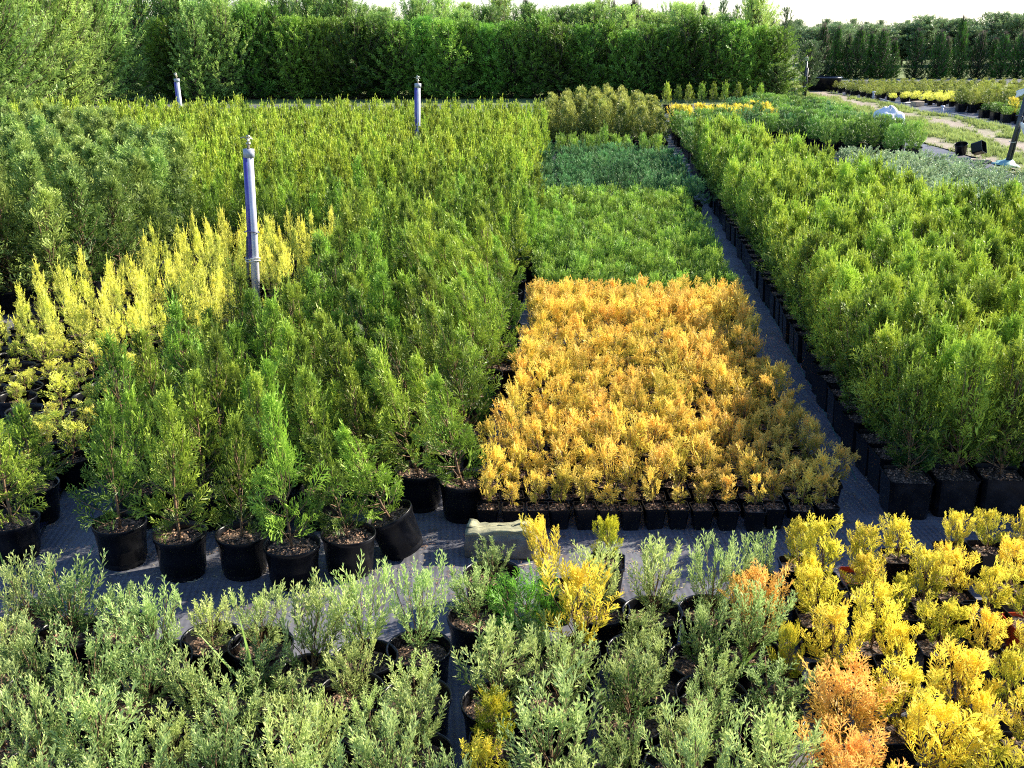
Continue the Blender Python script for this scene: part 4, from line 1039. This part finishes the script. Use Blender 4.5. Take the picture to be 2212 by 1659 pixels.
# ================================================================== TREES
def tree(name, key, x, y, h, wd=1.0, label=None, cat='tree', group=None, rz=None):
    L = LIB[key]; fm, sm, H0 = L[random.randrange(len(L))]
    e = empty(name, (x, y, 0), random.uniform(0, 6.28)); s = h / H0
    f = link('crown', fm, e); f.scale = (wd, wd, s * (1.12 if key == 'cone_tree' else 1.0)); f.location = (0, 0, -.12 * h if key == 'cone_tree' else 0); t = link('trunk', sm, e); t.scale = f.scale
    tag(e, label, cat, group); return e
random.seed(30)
n = 0
hx = -11.2
while hx < 9.0:                          # the long hedge across the back, two staggered lines of trees
    n += 1
    y = 34.7 + random.uniform(-.35, .35)
    h = 2.28 + .10 * math.sin(hx * 1.3) + random.uniform(-.14, .22)
    if hx > 8.2: h *= .93
    if hx < -5.2:
        h *= 1.12
    tree('hedge_thuja', 'hedge_tree', hx, y, h, random.uniform(.9, 1.15), f'dark clipped thuja of the back hedge, {ordw(n)} from its left end', 'hedge tree', 'thujas of the long hedge across the back')
    hx += random.uniform(.6, .78)
n = 0
hx = -11.0
while hx < 8.8:
    n += 1
    h = random.uniform(2.5, 3.0) + (.25 if random.random() < .2 else 0) + (.5 if hx < -5 else 0)
    tree('back_thuja', 'sunny_tree', hx, 36.2 + random.uniform(-.3, .3), h, .9, f'lighter thuja rising behind the back hedge, {ordw(n)} from left', 'tree', 'thujas behind the back hedge')
    hx += random.uniform(.95, 1.3)
n = 0
for (px, pt, Y, wd) in [(705, -20, 42, .8), (780, 10, 41, .8), (885, 22, 40, .8), (955, -10, 41, .9), (1075, -12, 42, .9), (1140, 5, 41, .7), (1180, 20, 41, .7), (1300, 0, 42, .9), (1330, 12, 42, .7), (1395, 20, 43, .8), (1455, 5, 43, .7), (1515, 15, 42, .8), (1560, -5, 42, .8), (1595, 8, 42, .7), (1625, 0, 43, .7), (1700, 14, 42, .7), (1660, 25, 40, .7), (650, 8, 42, 1), (740, 0, 42, 1), (830, 15, 42, 1), (920, 12, 42, 1), (1010, 6, 42, 1), (1240, 10, 42, 1), (1370, 8, 42, 1), (1480, 12, 42, 1)]:
    n += 1
    X = (px - CX) / FD * Y * .945; h = height_at(X, Y, pt)
    tree('background_conifer', 'cone_tree' if n % 3 == 0 else ('airy_tree' if n in (13, 14, 16, 17) else 'sunny_tree'), X, Y, h, wd * (1.8 if n % 3 == 0 else 1.0), f'background conifer showing above the back hedge, {ordw(n)} from left', 'tree', 'trees showing above the back hedge')
# tall sunlit hedge on the left, running towards the camera
random.seed(31)
n = 0; y = 21.5
while y < 33.6:
    n += 1; x = -12.9 + (y - 25.7) * .085
    tree('tall_hedge_thuja', 'sunny_tree', x + random.uniform(-.12, .12), y, random.uniform(3.7, 4.1), random.uniform(.95, 1.1), f'tall sunlit thuja of the left hedge, {ordw(n)} from the near end', 'hedge tree', 'tall thujas of the left hedge')
    y += .85
n = 0
for (x, y, h, wd) in [(-10.4, 34.6, 3.15, .8), (-9.6, 33.2, 2.9, .72), (-8.9, 33.8, 3.1, .8), (-8.1, 34.9, 3.0, .7), (-11.3, 36.4, 3.7, 1), (-10.0, 36.6, 3.6, 1), (-12.4, 37, 4, 1.1), (-8.6, 36.8, 3.3, .9)]:
    n += 1
    tree('bushy_thuja', 'sunny_tree', x, y, h, wd, f'big loose thuja in the back left corner, {ordw(n)} counted from the notch', 'tree', 'loose thujas in the back left corner')
# row of cone thujas across the road
random.seed(32)
cones = [(1782, 58, 1.0), (1812, 62, .8), (1838, 78, .7), (1860, 66, 1.1), (1892, 74, .8), (1914, 68, 1.1), (1938, 88, .85), (1990, 68, 1.0), (2036, 70, 1.0), (2052, 84, .8), (2084, 40, .9), (2126, 72, .95), (2160, 86, .7), (2178, 74, .95), (2214, 70, .95), (2250, 66, 1)]
for i, (px, pt, wd) in enumerate(cones):
    Y = 46.5 + (.7 if wd < .9 else 0); X = (px - CX) / FD * Y * .945
    tree('cone_thuja', 'cone_tree', X, Y, height_at(X, Y, pt), wd * 1.3, f'dark emerald cone-shaped thuja across the road, {ordw(i + 1)} from left', 'tree', 'row of cone thujas across the road')
n = 0
random.seed(33)
px = 1735
while px < 2330:
    n += 1; Y = random.uniform(56, 64); X = (px - CX) / FD * Y * .945
    pt = 60 - (px - 1735) * .03 + random.uniform(-8, 8)
    if 2110 < px < 2160: pt = 26
    if px > 2170: pt = 30
    if 1990 < px < 2090: pt = 36 + random.uniform(-8, 6)
    tree('distant_tree', 'airy_tree' if n % 4 == 1 else 'far_tree', X, Y, height_at(X, Y, pt), random.uniform(1.1, 1.5), f'pale distant tree behind the cone row, {ordw(n)} from left', 'tree', 'distant trees on the right')
    px += random.uniform(20, 30)
fw = []
random.seed(34)
for i in range(420):
    y = random.uniform(105, 150); fw.append((random.uniform(-70, 95), y))
fo = mass('distant_wood', ['far_tree'], fw, 'far-off low wood along the horizon', smin=.62, smax=.86, hz=-.6)
# a low yellowing shrub at the end of the hedge
X, Y = 10.2, 37.5
tree('hedge_end_shrub', 'far_tree', X, Y, 1.7, .5, 'yellowing shrub at the right end of the back hedge', 'shrub')
tree('hedge_foot_shrub', 'sunny_tree', 8.2, 34.0, 1.1, .5, 'low leafy shrub at the foot of the hedge end post', 'shrub')

# ================================================================== SPRINKLER POSTS AND SMALL THINGS
def rag_bundle(r, s, n=14):
    V, F = [], []
    for k in range(n):
        a = r.uniform(0, 6.28); el = r.uniform(-.2, 1.3); L = s * r.uniform(.5, 1.2)
        p = [(0, 0, 0)]; d = Vector((math.cos(a) * math.cos(el), math.sin(a) * math.cos(el), math.sin(el)))
        q = d * L * .5 + Vector((0, 0, L * .2)); e = d * L + Vector((r.uniform(-.3, .3) * s, r.uniform(-.3, .3) * s, r.uniform(-.4, .1) * s))
        v, f = tube([(0, 0, 0), q, e], [s * .13, s * .16, s * .05], 5)
        o = len(V); V += v; F += [tuple(i + o for i in x) for x in f]
    return V, F
def post(name, X, Y, h, rad, lean, label, kind='pipe', seed=0):
    e = empty(name, (X, Y, 0)); e.rotation_euler = (lean[0], lean[1], 0); r = random.Random(seed)
    def part(nm, vf, mat, parent=e, smooth=True): return link(nm, mesh(nm, vf[0], vf[1], [M[mat]], smooth), parent)
    part('riser_pipe', tube([(0, 0, 0), (.004, 0, h * .5), (0, 0, h)], rad, 14), 'pvc' if kind == 'pipe' else 'steel')
    if kind == 'pipe':
        part('blue_wrap', tube([(-rad * .62, -rad * .35, h * .38), (-rad * .60, -rad * .35, h * .955)], rad * .72, 10), 'bluefilm')
        part('support_stake', tube([(-rad * 2.2, -.01, 0), (-rad * 1.2, -.01, h * .5)], rad * .42, 8), 'steel')
    else:
        part('support_stake', tube([(rad * 1.6, -.01, 0), (rad * 1.25, -.01, h * .78)], rad * .55, 8), 'steel')
    part('tape_collar', tube([(0, 0, h * .955), (0, 0, h)], rad * 1.32, 16), 'tape')
    for z in ((.36, .375, .53) if kind == 'pipe' else (.3, .6)):
        V, F = [], []
        pts = [(math.cos(t) * rad * 1.75 - rad * .3, math.sin(t) * rad * 1.5, h * z + .008 * math.sin(t * 2 + z * 9)) for t in [i * .524 for i in range(13)]]
        part('tie', tube(pts, .0045, 5), 'wire' if z > .5 else 'rag')
    nz = part('sprinkler_head', lathe([(0, h + .0), (.012, h), (.012, h + .03), (.02, h + .034), (.02, h + .05), (.008, h + .056), (.008, h + .085), (.016, h + .09), (.014, h + .11), (0, h + .112)], 12), 'brass')
    part('nozzle_arm', tube([(0, 0, h + .07), (-.03, -.005, h + .095), (-.055, -.01, h + .085)], [.006, .005, .008], 6), 'brass', nz)
    rg = part('rag', rag_bundle(r, rad * 1.15 if kind == 'pipe' else rad * 1.6), 'rag'); rg.location = (0, 0, h + (.07 if kind == 'pipe' else .03))
    return tag(e, label, 'sprinkler post')
def toph(px_top, py_top, X, Y): return height_at(X, Y, py_top)
X, Y = -2.15, 8.55
post('sprinkler_post', X, Y, height_at(X, Y, 322), .034, (0, .03), 'nearest white and blue sprinkler post standing in the lemon-yellow bed', seed=1)
X, Y = -1.56, 17.5
post('sprinkler_post', X, Y, height_at(X, Y, 180), .040, (0, .035), 'white and blue sprinkler post in the middle of the left-centre bed', seed=2)
X = (385 - CX) / FD * 20.4; Y = 21.2
post('sprinkler_post', X, Y, height_at(X, Y, 170), .042, (0, -.02), 'distant blue sprinkler post before the dark notch in the left hedge', seed=3)
X, Y = P(1735, 212)
post('sprinkler_post', X, Y, height_at(X, Y, 128), .045, (0, 0), 'dark sprinkler post at the right end of the back hedge', 'steel', seed=4)
X, Y = P(2172, 362)
pr = post('sprinkler_post', X, Y, height_at(X, Y, 172), .034, (0, .135), 'leaning dark sprinkler post with white rags at the right edge by the road', 'steel', seed=5)
def film(name, pts, th, mat, parent=None, sub=2):
    """a crumpled sheet with thickness, hung through the given corner points"""
    bm = bmesh.new(); vs = [bm.verts.new(p) for p in pts]; bm.faces.new(vs); bmesh.ops.triangulate(bm, faces=bm.faces)
    bmesh.ops.subdivide_edges(bm, edges=bm.edges, cuts=3, use_grid_fill=True)
    for v in bm.verts: v.co += Vector((noise.noise(v.co * 9) * .06, noise.noise(v.co * 9 + Vector((5, 5, 5))) * .06, noise.noise(v.co * 7 + Vector((9, 2, 1))) * .04))
    bmesh.ops.recalc_face_normals(bm, faces=bm.faces); bmesh.ops.solidify(bm, geom=bm.faces, thickness=th)
    me = bpy.data.meshes.new(name); bm.to_mesh(me); bm.free(); me.materials.append(M[mat]); me.polygons.foreach_set('use_smooth', [True] * len(me.polygons)); return link(name, me, parent)
film('white_rag', [(-.04, -.05, 1.36), (-.05, -.06, 1.22), (-.17, -.05, 1.12), (-.20, -.04, 1.24)], .006, 'white', pr)
film('white_rag', [(.02, -.05, .80), (.03, -.05, .68), (.18, -.06, .50), (.20, -.05, .58), (.12, -.05, .74)], .006, 'white', pr)
film('green_film', [(-.28, -.1, .03), (.25, -.15, .03), (.22, .1, .05), (.02, .05, .16), (-.18, .05, .08)], .008, 'turq', pr)

# white bags on the round thujas near the road
def bag(name, px, py, z, w_, h_, label, seed, rot=0.0):
    X, Y = P(px, py, z); r = random.Random(seed); bm = bmesh.new()
    bmesh.ops.create_icosphere(bm, subdivisions=4, radius=1)
    for v in bm.verts:
        k = 1 + .35 * noise.noise(v.co * 1.6 + Vector((seed, 0, 0))) + .14 * abs(noise.noise(v.co * 5)) + (.35 * max(0, v.co.z) * (math.cos(math.atan2(v.co.y, v.co.x) * 2)) )
        v.co = Vector((v.co.x * w_ / 2 * k, v.co.y * w_ / 2.6 * k, v.co.z * h_ / 2 * k))
    me = bpy.data.meshes.new(name); bm.to_mesh(me); bm.free(); me.materials.append(M['white']); me.polygons.foreach_set('use_smooth', [True] * len(me.polygons))
    o = link(name, me); o.location = (X, Y, z); o.rotation_euler = (0, rot, 0); tag(o, label, 'plastic bag')
bag('plastic_bag', 1919, 262, .42, .58, .42, 'large crumpled white plastic bag lying on the round thujas', 1)
bag('plastic_bag', 1879, 272, .34, .30, .11, 'small flat white plastic piece left of the large bag', 2, .5)

# fallen pots by the road
X, Y = P(2075, 335)
def loose_pot(name, key, loc, rot, s, label):
    e = empty(name, loc); o = link('pot', POT[key][0], e); o.scale = (s, s, s); o.rotation_euler = rot; tag(e, label, 'empty pot')
loose_pot('empty_pot', 'round', (X, Y, .03), (.25, -.2, 0), .95, 'empty round black pot standing by the road beside the silver junipers')
X, Y = P(2100, 340)
loose_pot('empty_crate', 'bag', (X, Y, .14), (1.2, .3, .7), .95, 'empty square black pot tipped over beside the round one')
X, Y = P(2112, 352)
o = link('bark_scrap', box_mesh('bark_scrap', .34, .16, .05, M['wood'], .01, .008)); o.location = (X + .05, Y, .02); o.rotation_euler = (0, 0, -.4); tag(o, 'scrap of brown board beside the fallen black pots', 'board')
X, Y = P(1981, 231)
o = link('wood_block', box_mesh('wood_block', .36, .2, .13, M['wood'], .012, .006)); o.location = (X, Y, .03); o.rotation_euler = (0, 0, .5); tag(o, 'pale wooden block lying on the grey cloth across the road', 'block')  # a block of weathered wood
X, Y = P(2004, 228)
o = link('white_board', box_mesh('white_board', .38, .1, .03, M['pvc'], .004)); o.location = (X, Y, .03); tag(o, 'short pale board right of the wooden block', 'board')
X, Y = P(1857, 203)
o = link('yellow_board', box_mesh('yellow_board', .55, .06, .04, M['wood'], .004)); o.location = (X, Y, .04); tag(o, 'thin yellowish batten before the far green shrubs', 'board')
X, Y = P(1776, 196)
e = empty('dark_tub', (X, Y, 0)); V, F = lathe([(0, .01), (.55, 0), (.62, .42), (.64, .45), (.60, .45), (.54, .06), (0, .06)], 24); link('tub_body', mesh('tub_body', V, F, [M['pot']], True), e)
V, F = lathe([(.615, .44), (.65, .445), (.65, .47), (.615, .475), (.60, .46), (.615, .44)], 24); link('tub_rim', mesh('tub_rim', V, F, [M['hose']], True), e); tag(e, 'dark round water tub at the end of the back hedge', 'tub')
for i, q in enumerate([(1886, 216), (2034, 250)]):
    X, Y = P(*q); e = empty('valve_stub', (X, Y, 0)); V, F = tube([(0, 0, 0), (0, 0, .22)], .035, 8); link('pipe', mesh('pipe', V, F, [M['pvc']], True), e)
    V, F = tube([(-.05, 0, .23), (.05, 0, .23)], .03, 8); link('valve', mesh('valve', V, F, [M['pvc']], True), e); tag(e, ['white pipe stub at the left end of the pale yellow shrubs across the road', 'white pipe stub right of the wooden block across the road'][i], 'pipe stub')
def ground_line(name, pix, rad, mat, label, cat, zoff=0.0):
    pts = []
    for q in pix: x, y = P(*q); pts.append((x, y, rad + zoff))
    V, F = tube(pts, rad, 6); o = link(name, mesh(name, V, F, [M[mat]], True)); tag(o, label, cat); return o
ground_line('pale_hose', [(1870, 208), (1900, 217), (1920, 224), (1950, 227), (1968, 225)], .022, 'palehose', 'pale hose lying left of the wooden block across the road', 'hose', .03)
ground_line('pale_hose', [(2036, 250), (2055, 250), (2080, 255), (2105, 261), (2130, 268), (2160, 278)], .022, 'palehose', 'pale hose along the foot of the round green shrubs across the road', 'hose', .03)
ground_line('irrigation_hose', [(20, 1300), (48, 1232), (75, 1180), (100, 1130), (122, 1085), (135, 1050), (140, 1010)], .017, 'hose', 'black irrigation hose on the cloth between the left pots', 'hose')
o = ground_line('marker_thread', [(1510, 400), (1600, 560), (1700, 745), (1760, 850), (1815, 958), (1850, 1040)], .0022, 'greenline', 'thin green thread woven along the middle of the path', 'marker thread')
o = ground_line('marker_thread', [(130, 1330), (170, 1240), (205, 1175)], .002, 'greenline', 'short green thread in the cloth left of the first pots', 'marker thread')
# stone
bm = bmesh.new(); bmesh.ops.create_cube(bm, size=1); bmesh.ops.scale(bm, vec=(.33, .13, .135), verts=bm.verts); bmesh.ops.translate(bm, vec=(0, 0, .0675), verts=bm.verts)
bmesh.ops.subdivide_edges(bm, edges=bm.edges, cuts=14, use_grid_fill=True)
for v in bm.verts:
    n_ = noise.noise(v.co * 12); n2 = noise.noise(v.co * 35)
    ex = max(0, abs(v.co.x) / .165 - .8) * 5
    v.co += Vector((n_ * .012 + n2 * .005, n_ * .016 + n2 * .006 + (.02 * (v.co.z > .1) if v.co.y < 0 else 0), (n_ * .016 + n2 * .008 - .008 * ex * (v.co.z > .06)) if v.co.z > .01 else 0))
me = bpy.data.meshes.new('stone'); bm.to_mesh(me); bm.free(); me.materials.append(M['stone']); me.polygons.foreach_set('use_smooth', [True] * len(me.polygons))
X, Y = P(1083, 1208); o = link('stone', me); o.location = (X, Y + .065, 0); o.rotation_euler = (0, 0, -.04); tag(o, 'rough grey stone block with lichen-yellow top on the cloth walkway', 'stone')
# dry straws on the walkway
for i, (pix, lab) in enumerate([([(338, 1248), (380, 1256), (415, 1258), (438, 1250)], 'dry bent straw on the cloth before the second green pot'), ([(1085, 1228), (1120, 1224), (1150, 1218)], 'dry twig on the cloth just below the stone'), ([(250, 1238), (275, 1241)], 'short dry straw at the foot of the first green pot')]):
    ground_line('dry_straw', pix, .0022, 'straw', lab, 'straw')
# strap-leaved weeds growing in pots
def weed(name, px, pb, leaves, label, mat='strap', h0=.12):
    X, Y = P(px, pb, h0); e = empty(name, (X, Y, h0))
    for (dx, dy, dz, droop, wdt) in leaves:
        V, F = [], []; n = 10
        side = Vector((-dy, dx, 0)); side = side.normalized() if side.length > 1e-4 else Vector((1, 0, 0))
        for k in range(n + 1):
            t = k / n; c = Vector((dx * t, dy * t, dz * t - droop * t * t)); w_ = wdt * math.sin(math.pi * min(1, .15 + t * .85)) * .5 + .0006
            V += [c - side * w_, c + Vector((0, 0, -w_ * .5)), c + side * w_]
        for k in range(n): F += [(k * 3, k * 3 + 1, k * 3 + 4, k * 3 + 3), (k * 3 + 1, k * 3 + 2, k * 3 + 5, k * 3 + 4)]
        me = mesh('blade', V, F, [M[mat]], True); a = me.attributes.new('tip', 'FLOAT', 'POINT'); a.data.foreach_set('value', [.3 + .4 * (i // 3) / n for i in range(len(V))])
        link('blade', me, e)
    tag(e, label, 'weed'); return e
weed('grass_weed', 566, 1525, [(-.20, .02, .30, .02, .014), (-.06, .03, .36, .01, .012), (.30, .02, .34, .20, .012), (.05, -.06, .16, .06, .009), (-.10, -.05, .18, .08, .010)], 'broad-bladed grass weed rising among the grey-green cypresses left of centre')
weed('grass_weed', 505, 1575, [(-.10, .01, .26, .16, .010), (-.03, -.02, .14, .02, .008)], 'single arching grass blade below the larger grass weed')
weed('grass_weed', 1318, 1555, [(-.12, .02, .28, .03, .016), (.26, -.02, .16, .09, .013), (.16, -.08, .12, .06, .010), (-.02, .02, .12, .0, .008), (-.14, -.05, .08, .04, .010)], 'strap-leaved weed in a black pot right of lower centre')
weed('grass_weed', 22, 1265, [(-.03, .0, .24, .01, .012), (.02, .0, .10, .01, .008)], 'single upright grass blade at the left edge')
weed('grass_weed', 182, 1508, [(-.03, .0, .26, .02, .008)], 'thin upright grass blade in the second row at the left')
weed('leafy_weed', 1605, 1440, [(-.05, .02, .09, .03, .018), (.06, .01, .10, .03, .018), (.02, .04, .12, .02, .016), (-.02, -.04, .07, .04, .018), (.09, -.03, .07, .05, .016)], 'bright leafy weed on the rim of a black pot beside the golden bed')
weed('leafy_weed', 1555, 1540, [(-.04, .02, .08, .03, .016), (.05, .02, .10, .02, .016), (.01, .03, .12, .02, .014)], 'small leafy weed between pots right of lower centre')
weed('leafy_weed', 143, 1060, [(-.05, .01, .06, .03, .014), (.05, .0, .06, .03, .014), (.0, .03, .10, .01, .012), (.02, -.03, .05, .03, .014)], 'little green weed growing beside the hose at the left', h0=.0)
weed('leafy_weed', 1622, 1172, [(-.03, .01, .03, .02, .014), (.03, .0, .03, .02, .014), (.0, .03, .04, .01, .012)], 'low green weed at the foot of the amber bed pots', h0=.0)
weed('leafy_weed', 1738, 1120, [(-.03, .01, .03, .02, .012), (.03, .0, .03, .02, .012), (.0, .03, .05, .01, .010)], 'tiny weed near the front end of the path', h0=.0)
